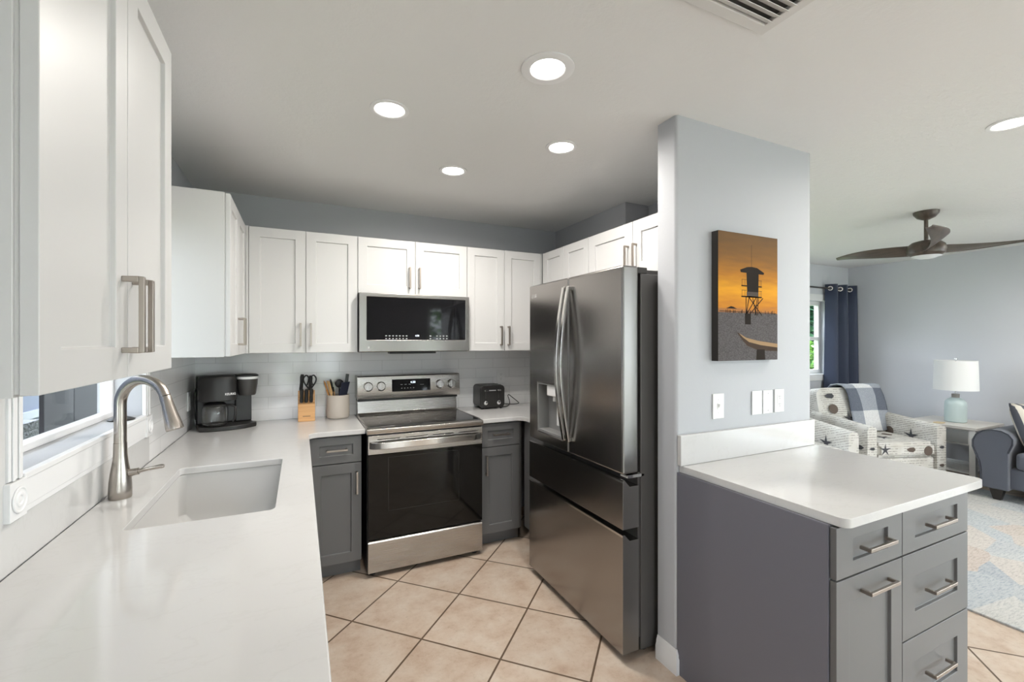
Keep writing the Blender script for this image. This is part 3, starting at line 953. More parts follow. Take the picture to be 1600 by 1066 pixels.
# knife block
wood = mat('maple_wood', s2l((214, 164, 108)), .45)
_n = noise(wood, coords(wood, (1, 8, 30)), 4, 3)
L(wood, ramp(wood, _n, [(.3, s2l((205, 152, 96))), (.7, s2l((224, 176, 122)))]), bsdf(wood).inputs['Base Color'])
KB = (.038, 3.375, CT + .0005)
t = thing('knife_block', 'small light wood knife block on the back counter', 'knife block', KB)
b = B(); prism(b, [(-.05, 0), (-.05, .118), (-.012, .128), (.02, .205), (.085, .170), (.10, 0)], 'x', -.053, .053)
kb = obj('block', b, wood, t, .003)
b = B(); box(b, -.024, .024, -.0506, -.0500, .034, .0375); obj('brand_mark', b, darkp, kb)


def knife(label, x, y, z, length, lean_x, lean_y, w=.0155, d=.008):
    """handle plus a stub of blade, standing in the block"""
    t = thing('knife', label, 'knife', (KB[0] + x, KB[1] + y, KB[2] + z), 0, 'knives in the block')
    b = B()
    q = lambda s, o=0: Vector((lean_x * s, lean_y * s + o, s))
    tube(b, [q(0), q(length * .15), q(length * .5), q(length * .85), q(length)], [w * .85, w, w * .9, w * 1.15, w * .8], 12, sx=1, sy=.75)
    obj('handle', b, blackp, t)
    b = B(); tube(b, [q(-.012), q(.001)], [.004, .004], 8); obj('blade', b, chrome, t)


for i, x in enumerate((-.031, -.002, .029)):
    knife(['left small black handled knife in front of the block', 'middle small black handled knife in front of the block', 'right small black handled knife in front of the block'][i], x, -.030, .128, .090, .02, -.08)
knife('tall black handled knife at left rear of the block', -.035, .034, .200, .115, .08, -.10, .016)
knife('tall black handled knife beside scissors in the block', .022, .034, .200, .105, .05, -.05, .015)
t = thing('scissors', 'black handled kitchen scissors standing in the knife block', 'scissors', (KB[0] + .022, KB[1] + .062, KB[2] + .186))
for s in (-1, 1):
    b = B()
    tube(b, smooth_path([(s * .006, -.004, 0), (s * .012, -.004, .03), (s * .034, -.004, .065), (s * .040, -.004, .095), (s * .026, -.004, .118), (s * .010, -.004, .108), (s * .010, -.004, .08), (s * .018, -.004, .05)]), .0048, 8)
    obj('handle_loop', b, blackp, t)
b = B(); box(b, -.008, .008, -.005, -.002, -.012, .012); obj('blade', b, chrome, t)

# crock with utensils
ceram = mat('cream_ceramic', s2l((200, 190, 178)), .5)
CK = (.243, 3.395, CT + .0005)
b = B(); lathe(b, [(0, 0), (.066, 0), (.074, .008), (.076, .03), (.076, .160), (.074, .165), (.070, .163), (.070, .015), (0, .012)], n=40, closed_ends=False)
o = obj('utensil_crock', b, ceram, loc=CK)
tag(o, 'cream ceramic crock holding cooking utensils left of the range', 'crock')


def utensil(name, label, base, top, mh, mt, head=None, r=.005):
    t = thing(name, label, 'utensil', (CK[0] + base[0], CK[1] + base[1], CK[2] + base[2]), 0, 'utensils in the crock')
    d = Vector(top) - Vector(base); ln = d.length
    q = d.to_track_quat('Z', 'Y').to_matrix().to_4x4()
    b = B(); tube(b, [(0, 0, 0), (0, 0, ln * .6), (0, 0, ln)], [r, r * .9, r], 10)
    bmesh.ops.transform(b, matrix=q, verts=b.verts); obj('shaft', b, mh, t)
    if head:
        b = B(); head(b, ln); bmesh.ops.transform(b, matrix=q, verts=b.verts); obj('head', b, mt, t, .001)


def h_spat(w, h, th=.003):
    def f(b, ln): box(b, -w / 2, w / 2, -th, th, ln - .005, ln + h)
    return f


def h_spoon(w, h):
    def f(b, ln): ellipsoid(b, (0, 0, ln + h / 2 - .005), w / 2, .006, h / 2, 16, 10)
    return f


woodu = mat('beech_utensil', s2l((206, 146, 80)), .5)
woodl = mat('pale_bamboo', s2l((222, 182, 128)), .5)
navy = mat('navy_silicone', s2l((44, 48, 66)), .5)
utensil('wooden_spoon', 'orange wooden spoon leaning furthest left in the crock', (-.02, 0, .02), (-.075, -.005, .205), woodu, woodu, h_spoon(.046, .07), .007)
utensil('wooden_spatula', 'pale bamboo spatula leaning left in the crock', (-.01, -.02, .02), (-.050, -.04, .185), woodl, woodl, h_spat(.034, .085), .007)
utensil('slotted_spoon', 'black slotted spoon at back left of the crock', (0, .02, .02), (-.038, .03, .21), blackp, blackp, h_spoon(.07, .07))
utensil('turner', 'navy flat turner leaning right in the crock', (.0, -.01, .02), (.028, -.04, .165), blackp, navy, h_spat(.078, .095))
utensil('ladle', 'black ladle standing at the middle of the crock', (.01, .03, .02), (.01, .035, .215), blackp, blackp, h_spoon(.06, .06))
utensil('tongs', 'tall black handled tongs with hanging loop at right of the crock', (.03, .0, .02), (.050, .0, .20), chrome, blackp, h_spat(.034, .11, .010), .007)
utensil('serving_fork', 'light handled fork in front of the crock utensils', (-.005, .0, .02), (-.028, .006, .19), woodl, blackp, h_spat(.012, .03))

# toaster
t = thing('toaster', 'black four slice toaster with chrome knobs on the right counter', 'toaster', (1.395, 3.375, CT + .0005), R(-3))
b = B()
pr_ = rrect(-.105, .105, .012, .190, .030, 5)
prism(b, pr_, 'y', -.085, .105); obj('shell', b, blackp, t, .008, 3)
for x in (-.05, .05):
    for y in (-.035, .035): bx('bread_slot', darkp, t, x - .038, x + .038, y - .012, y + .012, .1895, .1912)
for x in (-.058, .052):
    b = B(); M_ = Matrix.Translation((x, -.0935, .052)) @ Matrix.Rotation(R(90), 4, 'X')
    lathe(b, [(.017, 0), (.017, .006), (.014, .010), (.008, .012), (0, .012)], n=24); bmesh.ops.transform(b, matrix=M_ @ Matrix.Translation((0, 0, -.008)), verts=b.verts); obj('knob', b, chrome, t)
    bx('lever_slot', darkp, t, x - .002, x + .002, -.0860, -.0850, .085, .155)
    bx('lever', chrome, t, x - .014, x + .014, -.104, -.0852, .146, .157, .002)
bx('brand_mark', printm, t, -.030, .028, -.0858, -.0850, .146, .153)
for x in (-.08, .08):
    for y in (-.06, .06):
        b = B(); cyl(b, (x, y, 0), (x, y, .0125), .010, n=12); obj('foot', b, blackp, t)
b = B(); tube(b, smooth_path([(.106, .03, .030), (.15, .01, .022), (.22, .0, .018), (.265, .005, .022), (.262, .02, .035), (.215, .035, .075), (.190, .04, .094), (.182, .038, .082), (.188, .02, .045), (.178, .0, .016), (.14, -.02, .006), (.107, -.02, .004)]), .0035, 8)
obj('power_cord', b, blackp, t)

# ------------------------------------------------------------------ ceiling things
lamp_labels = ['recessed ceiling light with widest trim, nearest the camera', 'recessed ceiling light above the sink side, left of the four',
               'recessed ceiling light in front of the refrigerator', 'small far recessed ceiling light before the range', 'recessed ceiling light on the living room side near the fan',
               'added unseen ceiling light brightening the living room, by the sofa', 'added unseen ceiling light brightening the living room, by the peninsula', 'added unseen ceiling light brightening the living room, by the east door',
               'added unseen ceiling light behind the camera near the end of the left counter', 'added unseen ceiling light behind the camera near the middle of the floor']
for i, (x, y) in enumerate([(.815, 1.413), (.346, 1.953), (1.208, 1.955), (.805, 2.496), (2.93, .86), (5.6, .55), (2.95, -1.3), (5.6, -1.3), (.45, -1.2), (1.6, -1.2)]):  # the last five are unseen, added to brighten the rooms
    t = thing('recessed_light', lamp_labels[i], 'ceiling light', (x, y, H - .0005), 0, 'recessed ceiling lights')
    rt = .098 if i == 0 else .082
    rl = .062
    b = B(); lathe(b, [(rt, 0), (rt - .001, -.003), (rt - .012, -.005), (rl + .003, -.0045), (rl, -.002), (rl, 0)], n=48, closed_ends=False); obj('trim_ring', b, trim_m, t)
    b = B(); lathe(b, [(rl - .0005, -.0008), (rl * .75, -.003), (rl * .4, -.0042), (0, -.0045)], n=40, closed_ends=False); obj('lens', b, lens_m, t)
    l = bpy.data.lights.new('downlight', 'AREA'); l.shape = 'DISK'; l.size = .11; l.energy = LAMP_W[i]; l.color = (1.0, .955, .90); l.spread = R(170)
    lo = bpy.data.objects.new('downlight', l); COL.objects.link(lo); lo.parent = t; lo.location = (0, 0, -.008)

vent_m = mat('vent_white', (.66, .65, .63), .5)
t = thing('ceiling_vent', 'white ceiling air vent with louvres at the top edge', 'vent', (1.14, .80, H - .0005), 0)
b = B(); slab(b, 'z', -.012, 0, (-.20, .20, -.15, .15), [(-.165, .165, -.115, .115)]); obj('frame', b, vent_m, t, .003)
bx('duct_backing', fside, t, -.164, .164, -.114, .114, -.001, -.0002)
for i in range(9):
    y = -.100 + i * .025
    b = B(); box(b, -.166, .166, -.013, .013, -.0008, .0008); obj('slat', b, vent_m, t, loc=(0, y, -.011), rot=(R(30), 0, 0))

fan_m = mat('dark_walnut_fan', s2l((76, 66, 58)), .35)
_n = noise(fan_m, coords(fan_m, (1, 6, 6)), 5, 4)
L(fan_m, ramp(fan_m, _n, [(.3, s2l((62, 52, 45))), (.7, s2l((92, 80, 70)))]), bsdf(fan_m).inputs['Base Color'])
t = thing('ceiling_fan', 'dark three blade ceiling fan in the living room', 'ceiling fan', (4.347, 1.73, 0))
b = B(); lathe(b, [(0, -.062), (.02, -.062), (.055, -.045), (.075, -.018), (.078, 0), (0, 0)], (0, 0, H - .0005), 36); obj('canopy', b, fan_m, t)
b = B(); cyl(b, (0, 0, 2.20), (0, 0, 2.40), .013, n=16); obj('downrod', b, fan_m, t)
b = B(); lathe(b, [(0, 2.115), (.085, 2.112), (.112, 2.130), (.118, 2.16), (.110, 2.195), (.085, 2.218), (.03, 2.232), (0, 2.232)], n=40); obj('motor_housing', b, fan_m, t)
b = B(); lathe(b, [(0, 2.090), (.05, 2.094), (.085, 2.108), (.09, 2.1115), (0, 2.1115)], n=36); obj('light_lens', b, mat('frosted_lens', (.75, .78, .80), .4), t)
for k, ang in enumerate((86, -33, 207)):
    b = B(); nseg = 16; rows = []
    for i in range(nseg + 1):
        s = i / nseg
        r = .085 + .60 * s
        ch = (.066 + .044 * s) * (1 - s ** 3 * .82) + .01     # half chord-ish
        pitch = R(38) * (1 - s) ** 1.1 + R(9)
        sweep = .05 * sin(pi * s) - .05 * s * s
        zc0 = 2.165 + .045 * s
        row = []
        for u in (-1, -.5, 0, .5, 1):
            w = u * ch * .62
            row.append((r, sweep + w * cos(pitch), zc0 + w * sin(pitch) - .01 * (1 - u * u)))
        rows.append(row)
    top = [[b.verts.new((p[0], p[1], p[2] + .004)) for p in row] for row in rows]
    bot = [[b.verts.new((p[0], p[1], p[2] - .004)) for p in row] for row in rows]
    for i in range(nseg):
        for j in range(4):
            b.faces.new((top[i][j], top[i + 1][j], top[i + 1][j + 1], top[i][j + 1])); b.faces.new((bot[i][j], bot[i][j + 1], bot[i + 1][j + 1], bot[i + 1][j]))
        for j in (0, 4): b.faces.new((top[i][j], top[i + 1][j], bot[i + 1][j], bot[i][j]))
    for e in (0, nseg):
        for j in range(4): b.faces.new((top[e][j], top[e][j + 1], bot[e][j + 1], bot[e][j]))
    obj('blade', b, fan_m, t, rot=(0, 0, R(ang)))

# ------------------------------------------------------------------ picture
t = thing('canvas_picture', 'tall canvas print of a beach lifeguard tower at sunset', 'picture', (1.705, SY0 - .0005, 1.367))
PW, PH, PT = .413, .593, .036
bx('canvas_edge', mat('canvas_dark_edge', (.02, .017, .015), .7), t, 0, PW, -PT, 0, 0, PH, .001)
sky_m = mat('print_sunset', (.5, .3, .1), .7, 0, .1)
tc = N(sky_m, 'ShaderNodeTexCoord'); sp = N(sky_m, 'ShaderNodeSeparateXYZ'); L(sky_m, tc.outputs['Object'], sp.inputs[0])
_nz = noise(sky_m, coords(sky_m, (3, 1, 22)), 2.2, 4)
_zf = math_(sky_m, 'ADD', math_(sky_m, 'DIVIDE', sp.outputs['Z'], PH), math_(sky_m, 'MULTIPLY', math_(sky_m, 'SUBTRACT', _nz, .5), .16))
L(sky_m, ramp(sky_m, _zf, [(.37, s2l((150, 106, 76))), (.42, s2l((196, 128, 50))), (.55, s2l((224, 158, 46))), (.68, s2l((178, 120, 50))), (.80, s2l((138, 100, 58))), (1, s2l((110, 86, 62)))]), bsdf(sky_m).inputs['Base Color'])
sand_m = mat('print_sand', s2l((104, 100, 102)), .7, 0, .1)
L(sand_m, ramp(sand_m, noise(sand_m, coords(sand_m, (1, 1, 1.8)), 130, 4), [(.3, s2l((74, 70, 70))), (.75, s2l((108, 104, 105)))]), bsdf(sand_m).inputs['Base Color'])
dk = mat('print_dark', s2l((40, 33, 28)), .7, 0, .1); md = mat('print_brown', s2l((72, 58, 48)), .7, 0, .1); lg = mat('print_tan', s2l((160, 132, 100)), .7, 0, .1); gy = mat('print_gray', s2l((84, 76, 70)), .7, 0, .1)
b = B()
y = -PT - .0004


def fp(pts, mi, k=0):
    yy = y - .0001 * k
    b.faces.new([b.verts.new((u * PW, yy, v * PH)) for u, v in pts]).material_index = mi


fp([(.0, .37), (1, .37), (1, 1), (0, 1)], 0)
fp([(.0, .0), (1, .0), (1, .375), (0, .375)], 1, 1)


def bar(x0, z0, x1, z1, w, mi, k=3):
    d = Vector(((x1 - x0) * PW, (z1 - z0) * PH)); n_ = Vector((-d.y, d.x)).normalized() * w / 2
    fp([((x0 * PW + n_.x) / PW, (z0 * PH + n_.y) / PH), ((x1 * PW + n_.x) / PW, (z1 * PH + n_.y) / PH), ((x1 * PW - n_.x) / PW, (z1 * PH - n_.y) / PH), ((x0 * PW - n_.x) / PW, (z0 * PH - n_.y) / PH)], mi, k)


fp([(.47, .50), (.66, .50), (.665, .70), (.455, .70)], 2, 2)                     # cabin
fp([(.46, .50), (.66, .50), (.66, .545), (.46, .545)], 5, 3)
fp([(.36, .695), (.75, .690), (.76, .705), (.64, .74), (.55, .745), (.47, .74), (.35, .715)], 2, 3)   # roof
bar(.54, .74, .54, .92, .0025, 3)                                                # mast
for z in (.59, .505): bar(.37, z, .72, z, .006, 2)
for x in (.38, .43, .69, .71):
    bar(x, .505, x, .555, .002, 3); bar(x, .59, x, .64, .002, 3)
for z in (.555, .64): bar(.375, z, .46, z, .002, 3); bar(.66, z, .72, z, .002, 3)
for x0, x1 in ((.45, .50), (.62, .56), (.45, .62), (.72, .50), (.50, .74), (.60, .64), (.45, .45), (.64, .66)): bar(x0, .36, x1, .50, .005, 2)
for i in range(26):
    rx = random.Random(i); x = rx.uniform(.02, .98)
    bar(x, .372, x, .372 + rx.uniform(.008, .03), rx.uniform(.002, .005), 2)
fp([(.12, .405), (.30, .405), (.24, .42), (.20, .424)], 2, 3)
bar(.02, .385, .98, .378, .003, 3)
fp([(.43, .285), (.53, .285), (.53, .37), (.43, .37)], 2, 4)                     # bin
fp([(.29, .225), (.33, .215), (.45, .18), (.65, .155), (1, .13), (1, .07), (.80, .075), (.62, .085), (.47, .115), (.38, .165)], 3, 4)   # boat
fp([(.33, .215), (.45, .18), (.65, .155), (1, .13), (1, .10), (.70, .12), (.50, .145), (.40, .18)], 4, 5)
fp([(.62, .0), (.78, .0), (.77, .085), (.63, .085)], 2, 5)
obj('print', b, [sky_m, sand_m, dk, md, lg, gy], t, recalc=False)

# ------------------------------------------------------------------ living room
rug_m = mat('abstract_rug', (.6, .6, .58), .95)
_v = coords(rug_m)
_vo = N(rug_m, 'ShaderNodeTexVoronoi'); _vo.inputs['Scale'].default_value = 2.4; L(rug_m, coords(rug_m, (1, 1.3, 1), (0, 0, R(35))), _vo.inputs['Vector'])
_sx = N(rug_m, 'ShaderNodeSeparateColor'); L(rug_m, _vo.outputs['Color'], _sx.inputs[0])
_pc = ramp(rug_m, _sx.outputs[0], [(.0, s2l((178, 154, 134))), (.25, s2l((186, 176, 164))), (.45, s2l((176, 178, 176))), (.65, s2l((132, 142, 152))), (.85, s2l((160, 168, 172))), (1, s2l((182, 178, 170)))])
_nn = ramp(rug_m, noise(rug_m, coords(rug_m, (3, 14, 1)), 7, 6, .75), [(.35, s2l((120, 126, 130))), (.5, (.46, .45, .43)), (.7, (.58, .565, .54))])
L(rug_m, mix(rug_m, .5, _pc, _nn), bsdf(rug_m).inputs['Base Color'])
bump(rug_m, noise(rug_m, _v, 120, 3), .5, .006)
b = B(); box(b, 3.262, 6.02, -1.6, 2.02, .0005, .012)
o = obj('area_rug', b, rug_m, None, .003)
tag(o, 'pale abstract area rug in cream, peach and blue on the tile floor', 'rug')

curt_m = mat('navy_curtain_fabric', s2l((42, 52, 76)), .6)
bsdf(curt_m).inputs['Sheen Weight'].default_value = .3
t = thing('curtain', 'navy grommet curtain panel at the living room window corner', 'curtain', (6.44, YF - .085, 0))
b = B(); cols = 64; rowsz = [.03, .5, 1.0, 1.5, 1.95, 2.195]
grid = []
for z in rowsz:
    k = 1.0 + .10 * (1 - z / 2.2)
    row = []
    for i in range(cols + 1):
        s = i / cols
        row.append(Vector((-.275 * k + .55 * k * s, 0.070 * (.80 + .25 * (1 - z / 2.2)) * sin(s * 2 * pi * 2.5 + 2.2), z)))
    grid.append(row)
for off in (0, 1):
    pass
A = [[b.verts.new(p) for p in row] for row in grid]
for r_ in range(len(grid) - 1):
    for i in range(cols): b.faces.new((A[r_][i], A[r_][i + 1], A[r_ + 1][i + 1], A[r_ + 1][i]))
o = obj('panel', b, curt_m, t, angle=180, recalc=False)
so = o.modifiers.new('thick', 'SOLIDIFY'); so.thickness = .004; so.offset = 0
for i in range(5):
    s = ((i + 1) * pi - 2.2) / (2 * pi * 2.5)
    if not 0 < s < 1: continue
    sl = .070 * .8 * 2 * pi * 2.5 / .55 * cos(s * 2 * pi * 2.5 + 2.2)
    b = B(); lathe(b, [(.018, -.005), (.029, -.005), (.030, 0), (.029, .005), (.018, .005), (.018, -.005)], n=24, closed_ends=False)
    n_ = Vector((-sl, 1, 0)).normalized()
    bmesh.ops.transform(b, matrix=n_.to_track_quat('Z', 'Y').to_matrix().to_4x4(), verts=b.verts)
    obj('grommet', b, chrome, t, loc=(-.275 + .55 * s, 0, 2.140))
b = B(); cyl(b, (5.0, YF - .085, 2.140), (6.72, YF - .085, 2.140), .0105, n=14)
t = thing('curtain_rod', 'thin dark curtain rod above the living room window', 'curtain rod', (5.0, YF - .085, 2.14))
bmesh.ops.translate(b, verts=b.verts, vec=(-5.0, -(YF - .085), -2.14)); obj('rod', b, darkp, t)
for x in (.15, 1.71):
    b = B(); box(b, x - .008, x + .008, 0, .0845, -.006, .006); obj('bracket', b, darkp, t)

# armchairs: cream cloth printed with script, shells and starfish
chair_m = mat('script_print_fabric', s2l((205, 202, 196)), .85)
tc = N(chair_m, 'ShaderNodeTexCoord'); sp = N(chair_m, 'ShaderNodeSeparateXYZ'); L(chair_m, tc.outputs['Object'], sp.inputs[0])
_line = math_(chair_m, 'SINE', math_(chair_m, 'MULTIPLY', math_(chair_m, 'ADD', sp.outputs['Z'], math_(chair_m, 'MULTIPLY', sp.outputs['Y'], .35)), 260.))
_word = noise(chair_m, coords(chair_m, (60, 60, 50)), 1.0, 4, .7)
_ink = math_(chair_m, 'MULTIPLY', math_(chair_m, 'GREATER_THAN', _line, .45), math_(chair_m, 'GREATER_THAN', _word, .47))
_big = math_(chair_m, 'GREATER_THAN', noise(chair_m, coords(chair_m), 7, 1), .40)
_ink = math_(chair_m, 'MULTIPLY', math_(chair_m, 'MULTIPLY', _ink, _big), .5)
_basec = ramp(chair_m, noise(chair_m, coords(chair_m), 5, 3), [(.3, s2l((192, 188, 180))), (.7, s2l((212, 210, 205)))])
L(chair_m, mix(chair_m, _ink, _basec, s2l((84, 78, 72))), bsdf(chair_m).inputs['Base Color'])
motif = mat('charcoal_motif_print', s2l((66, 66, 70)), .85); motif2 = mat('brown_motif_print', s2l((96, 84, 76)), .85)


def star(bm, c, ux, uv, r, mi=1, points=5, a0=.3):
    c, ux, uv = Vector(c), Vector(ux), Vector(uv)
    pts = []
    for i in range(points * 2):
        rr = r if i % 2 == 0 else r * .28
        a = a0 + pi * i / points
        rr *= 1.3
        pts.append(c + ux * rr * cos(a) + uv * rr * sin(a))
    cc = bm.verts.new(c)
    vs = [bm.verts.new(p) for p in pts]
    for i in range(len(vs)):
        f = bm.faces.new((cc, vs[i], vs[(i + 1) % len(vs)])); f.material_index = mi


def disc(bm, c, ux, uv, r, mi=1, sq=1., n=16):
    r *= 1.15
    c, ux, uv = Vector(c), Vector(ux), Vector(uv)
    f = bm.faces.new([bm.verts.new(c + ux * r * cos(2 * pi * i / n) + uv * r * sq * sin(2 * pi * i / n)) for i in range(n)]); f.material_index = mi


def dart(bm, c, ux, uv, r, mi=1):
    c, ux, uv = Vector(c), Vector(ux), Vector(uv)
    f = bm.faces.new([bm.verts.new(c + ux * r * a + uv * r * q) for a, q in ((-1, .1), (-.3, .45), (.6, .5), (1, 0), (.5, -.5), (-.4, -.4))]); f.material_index = mi


def armchair(label, loc, rz):
    """faces local -Y; width .86, depth .86"""
    t = thing('armchair', label, 'armchair', loc, rz, 'printed armchairs')
    bx('base', chair_m, t, -.325, .325, -.40, .34, .09, .30, .02)
    for s in (-1, 1):
        b = B(); x0, x1 = sorted((s * .33, s * .43))
        # arm: rounded top, slopes up slightly to the back
        prof = [(x0, .08), (x1, .08), (x1 + s * .0, .56)] + [((x0 + x1) / 2 + .05 * cos(R(a)), .575 + .045 * sin(R(a))) for a in range(0, 181, 20)] + [(x0, .56)]
        n = len(prof)
        ra = [b.verts.new((x, -.42, z)) for x, z in prof]; rb = [b.verts.new((x, .30, z + (.05 if z > .5 else 0))) for x, z in prof]
        for k in range(n): b.faces.new((ra[k], ra[(k + 1) % n], rb[(k + 1) % n], rb[k]))
        b.faces.new(ra[::-1]); b.faces.new(rb)
        bmesh.ops.recalc_face_normals(b, faces=b.faces)
        e = .0025
        for xi, sg in ((x0 if s > 0 else x1, -s), (x1 if s > 0 else x0, s)):
            X = xi + sg * e
            uy, uz = (0, 1, 0), (0, 0, 1)
            star(b, (X, -.16, .46), uy, uz, .065, 1)
            disc(b, (X, .08, .47), uy, uz, .042, 2); dart(b, (X, -.335, .40), uy, uz, .05, 1)
            star(b, (X, -.05, .27), uy, uz, .06, 1, 5, .9); disc(b, (X, -.28, .22), uy, uz, .04, 2); dart(b, (X, .20, .36), uy, uz, .045, 1)
        dart(b, ((x0 + x1) / 2, .05, .645), (0, 1, 0), (1, 0, 0), .03, 1); dart(b, ((x0 + x1) / 2, -.2, .628), (0, 1, 0), (1, 0, 0), .03, 2)
        dart(b, ((x0 + x1) / 2, -.4225, .40), (1, 0, 0), (0, 0, 1), .03, 1); dart(b, ((x0 + x1) / 2, -.4225, .22), (1, 0, 0), (0, 0, 1), .03, 2)
        obj('arm', b, [chair_m, motif, motif2], t, recalc=False)
    b = B(); box(b, -.322, .322, -.43, .20, .305, .455)
    for v in b.verts:
        pass
    bmesh.ops.bevel(b, geom=b.edges[:], offset=.035, segments=3, affect='EDGES')
    bmesh.ops.recalc_face_normals(b, faces=b.faces)
    star(b, (-.02, -.18, .4575), (1, 0, 0), (0, 1, 0), .07, 1); disc(b, (.16, -.05, .4575), (1, 0, 0), (0, 1, 0), .04, 2); dart(b, (-.18, -.02, .4575), (1, 0, 0), (0, 1, 0), .05, 1)
    star(b, (-.25, -.432, .39), (1, 0, 0), (0, 0, 1), .05, 1); disc(b, (.22, -.432, .37), (1, 0, 0), (0, 0, 1), .042, 2); dart(b, (.03, -.432, .385), (1, 0, 0), (0, 0, 1), .05, 2)
    obj('seat_cushion', b, [chair_m, motif, motif2], t, recalc=False)
    # back, leaning
    b = B(); outl = rrect(-.40, .40, .30, .93, .10, 6); n = len(outl)
    lean = lambda z: .12 + (z - .30) * .22
    fr = [b.verts.new((x, lean(z) + .045 * ((x / .40) ** 2) - .03, z)) for x, z in outl]; bk = [b.verts.new((x, lean(z) + .16, z - .03)) for x, z in outl]
    for k in range(n): b.faces.new((fr[k], fr[(k + 1) % n], bk[(k + 1) % n], bk[k]))
    cf_ = b.verts.new((0, lean(.62) - .055, .62))
    for k in range(n): b.faces.new((cf_, fr[(k + 1) % n], fr[k]))
    b.faces.new(bk[::-1])
    bmesh.ops.recalc_face_normals(b, faces=b.faces)
    for (x, z, k) in ((-.27, .84, 1), (-.25, .70, 0), (-.10, .60, 2), (.22, .75, 0), (.12, .86, 1), (-.36, .58, 2)):
        c = (x, lean(z) - .030 + .045 * (x / .4) ** 2 - .022 * (1 - abs(x) / .4) * (1 - abs(z - .62) / .32) - .006, z); u, v = (1, .11 * x * 2, 0), (0, .22, 1)
        [disc, dart, star][k](b, c, u, v, (.045, .055, .06)[k], (2, 1, 1)[k])
    obj('backrest', b, [chair_m, motif, motif2], t, recalc=False)
    for x in (-.30, .30):
        for y in (-.34, .30):
            b = B(); cyl(b, (x, y, 0), (x, y, .0895), .02, .026, 12); obj('leg', b, mat('dark_leg', (.02, .016, .013), .4) if 'dark_leg' not in MATS else MATS['dark_leg'], t)
    return t


ROT = R(-19.4)
fwd = Vector((sin(ROT), -cos(ROT), 0)); rgt = Vector((cos(ROT), sin(ROT), 0))
c1 = Vector((5.41, 2.30, 0)) - fwd * .42
ch1 = armchair('seashell print armchair with checked throw, right one near the lamp', c1, ROT)
c2 = Vector((4.61, 2.36, 0)) - rgt * .38 - fwd * .42
ch2 = armchair('seashell print armchair without a throw, left one mostly hidden by the wall', c2, ROT)

# throw blanket over the right chair's back
throw_m = mat('gray_check_throw', (.5, .5, .5), .95)
tc = N(throw_m, 'ShaderNodeTexCoord'); sp = N(throw_m, 'ShaderNodeSeparateXYZ'); L(throw_m, tc.outputs['UV'], sp.inputs[0])
_a = math_(throw_m, 'GREATER_THAN', math_(throw_m, 'FRACT', math_(throw_m, 'ADD', math_(throw_m, 'MULTIPLY', sp.outputs['X'], 1.15), .68)), .5)
_b = math_(throw_m, 'GREATER_THAN', math_(throw_m, 'FRACT', math_(throw_m, 'ADD', math_(throw_m, 'MULTIPLY', sp.outputs['Y'], 1.1), .12)), .5)
_s = math_(throw_m, 'MULTIPLY', math_(throw_m, 'ADD', _a, _b), .5)
_c = ramp(throw_m, _s, [(0, s2l((226, 226, 226))), (.5, s2l((160, 165, 173))), (1, s2l((104, 110, 122)))])
_c = mix(throw_m, .35, _c, ramp(throw_m, noise(throw_m, coords(throw_m), 130, 2), [(.35, (.35, .36, .39)), (.65, (1, 1, 1))]), 'MULTIPLY')
L(throw_m, _c, bsdf(throw_m).inputs['Base Color'])
bump(throw_m, noise(throw_m, coords(throw_m), 160, 2), .4, .004)
b = B(); uvl = b.loops.layers.uv.new('UVMap')
path = [(-.035, .50), (-.005, .62), (.03, .72), (.07, .82), (.105, .90), (.14, .942), (.20, .958), (.27, .952), (.325, .915), (.335, .80), (.335, .60)]
path = [(.105 + (z - .30) * .22 - .062, z) for z in (.47, .56, .66, .76, .84)] + [(.19, .915), (.235, .952), (.30, .955), (.375, .945), (.42, .90), (.425, .78), (.42, .6)]
NX = 14; G = []
for i in range(NX + 1):
    s = i / NX
    row = []
    for j, (yy, z) in enumerate(path):
        x = -.13 + .47 * s + .05 * (1 - j / len(path))
        off = .045 * ((x / .40) ** 2) if j < 6 else 0
        row.append(b.verts.new((x, yy + off + .006 * sin(9 * s + j), z + (.004 * sin(7 * s + 2 * j)))))
    G.append(row)
for i in range(NX):
    for j in range(len(path) - 1):
        f = b.faces.new((G[i][j], G[i][j + 1], G[i + 1][j + 1], G[i + 1][j]))
        for lp, (u, v) in zip(f.loops, ((i, j), (i, j + 1), (i + 1, j + 1), (i + 1, j))): lp[uvl].uv = (u / NX, v / (len(path) - 1) * 1.7)
o = obj('throw_blanket', b, throw_m, None, angle=180, loc=c1, rot=(0, 0, ROT))
so = o.modifiers.new('thick', 'SOLIDIFY'); so.thickness = .012; so.offset = 1
tag(o, 'gray and white checked throw draped over the right armchair back', 'throw blanket')

# end table
tab_m = mat('whitewashed_table', (.74, .74, .73), .5); tab_top = mat('weathered_top', s2l((206, 202, 196)), .5)
drw_m = mat('gray_drawer_front', s2l((140, 142, 142)), .5)
t = thing('end_table', 'white end table with gray drawer between armchair and sofa', 'table', (6.08, 2.03, 0))
TX, TY = .60, .56
bx('table_top', tab_top, t, -.015, TX + .015, -.015, TY + .015, .560, .588, .004)
for x in (0, TX - .05):
    for y in (0, TY - .05): bx('leg', tab_m, t, x, x + .05, y, y + .05, 0, .5598, .003)
bx('apron', tab_m, t, .012, TX - .012, .012, TY - .012, .40, .5595)
d = bx('drawer', drw_m, t, -.004, .0118, .055, TY - .055, .418, .545, .002)
bx('drawer_rim', tab_m, d, -.002, .011, .051, .0548, .414, .549); 
b = B()
for i in range(6): box(b, .02 + i * .095, .02 + i * .095 + .08, .02, TY - .02, .11, .128)
obj('slatted_shelf', b, tab_m, t, .002)
lam_m = mat('celadon_ceramic', s2l((194, 210, 210)), .3)
t = thing('table_lamp', 'table lamp with celadon ceramic base and white drum shade', 'lamp', (6.37, 2.285, .5885))
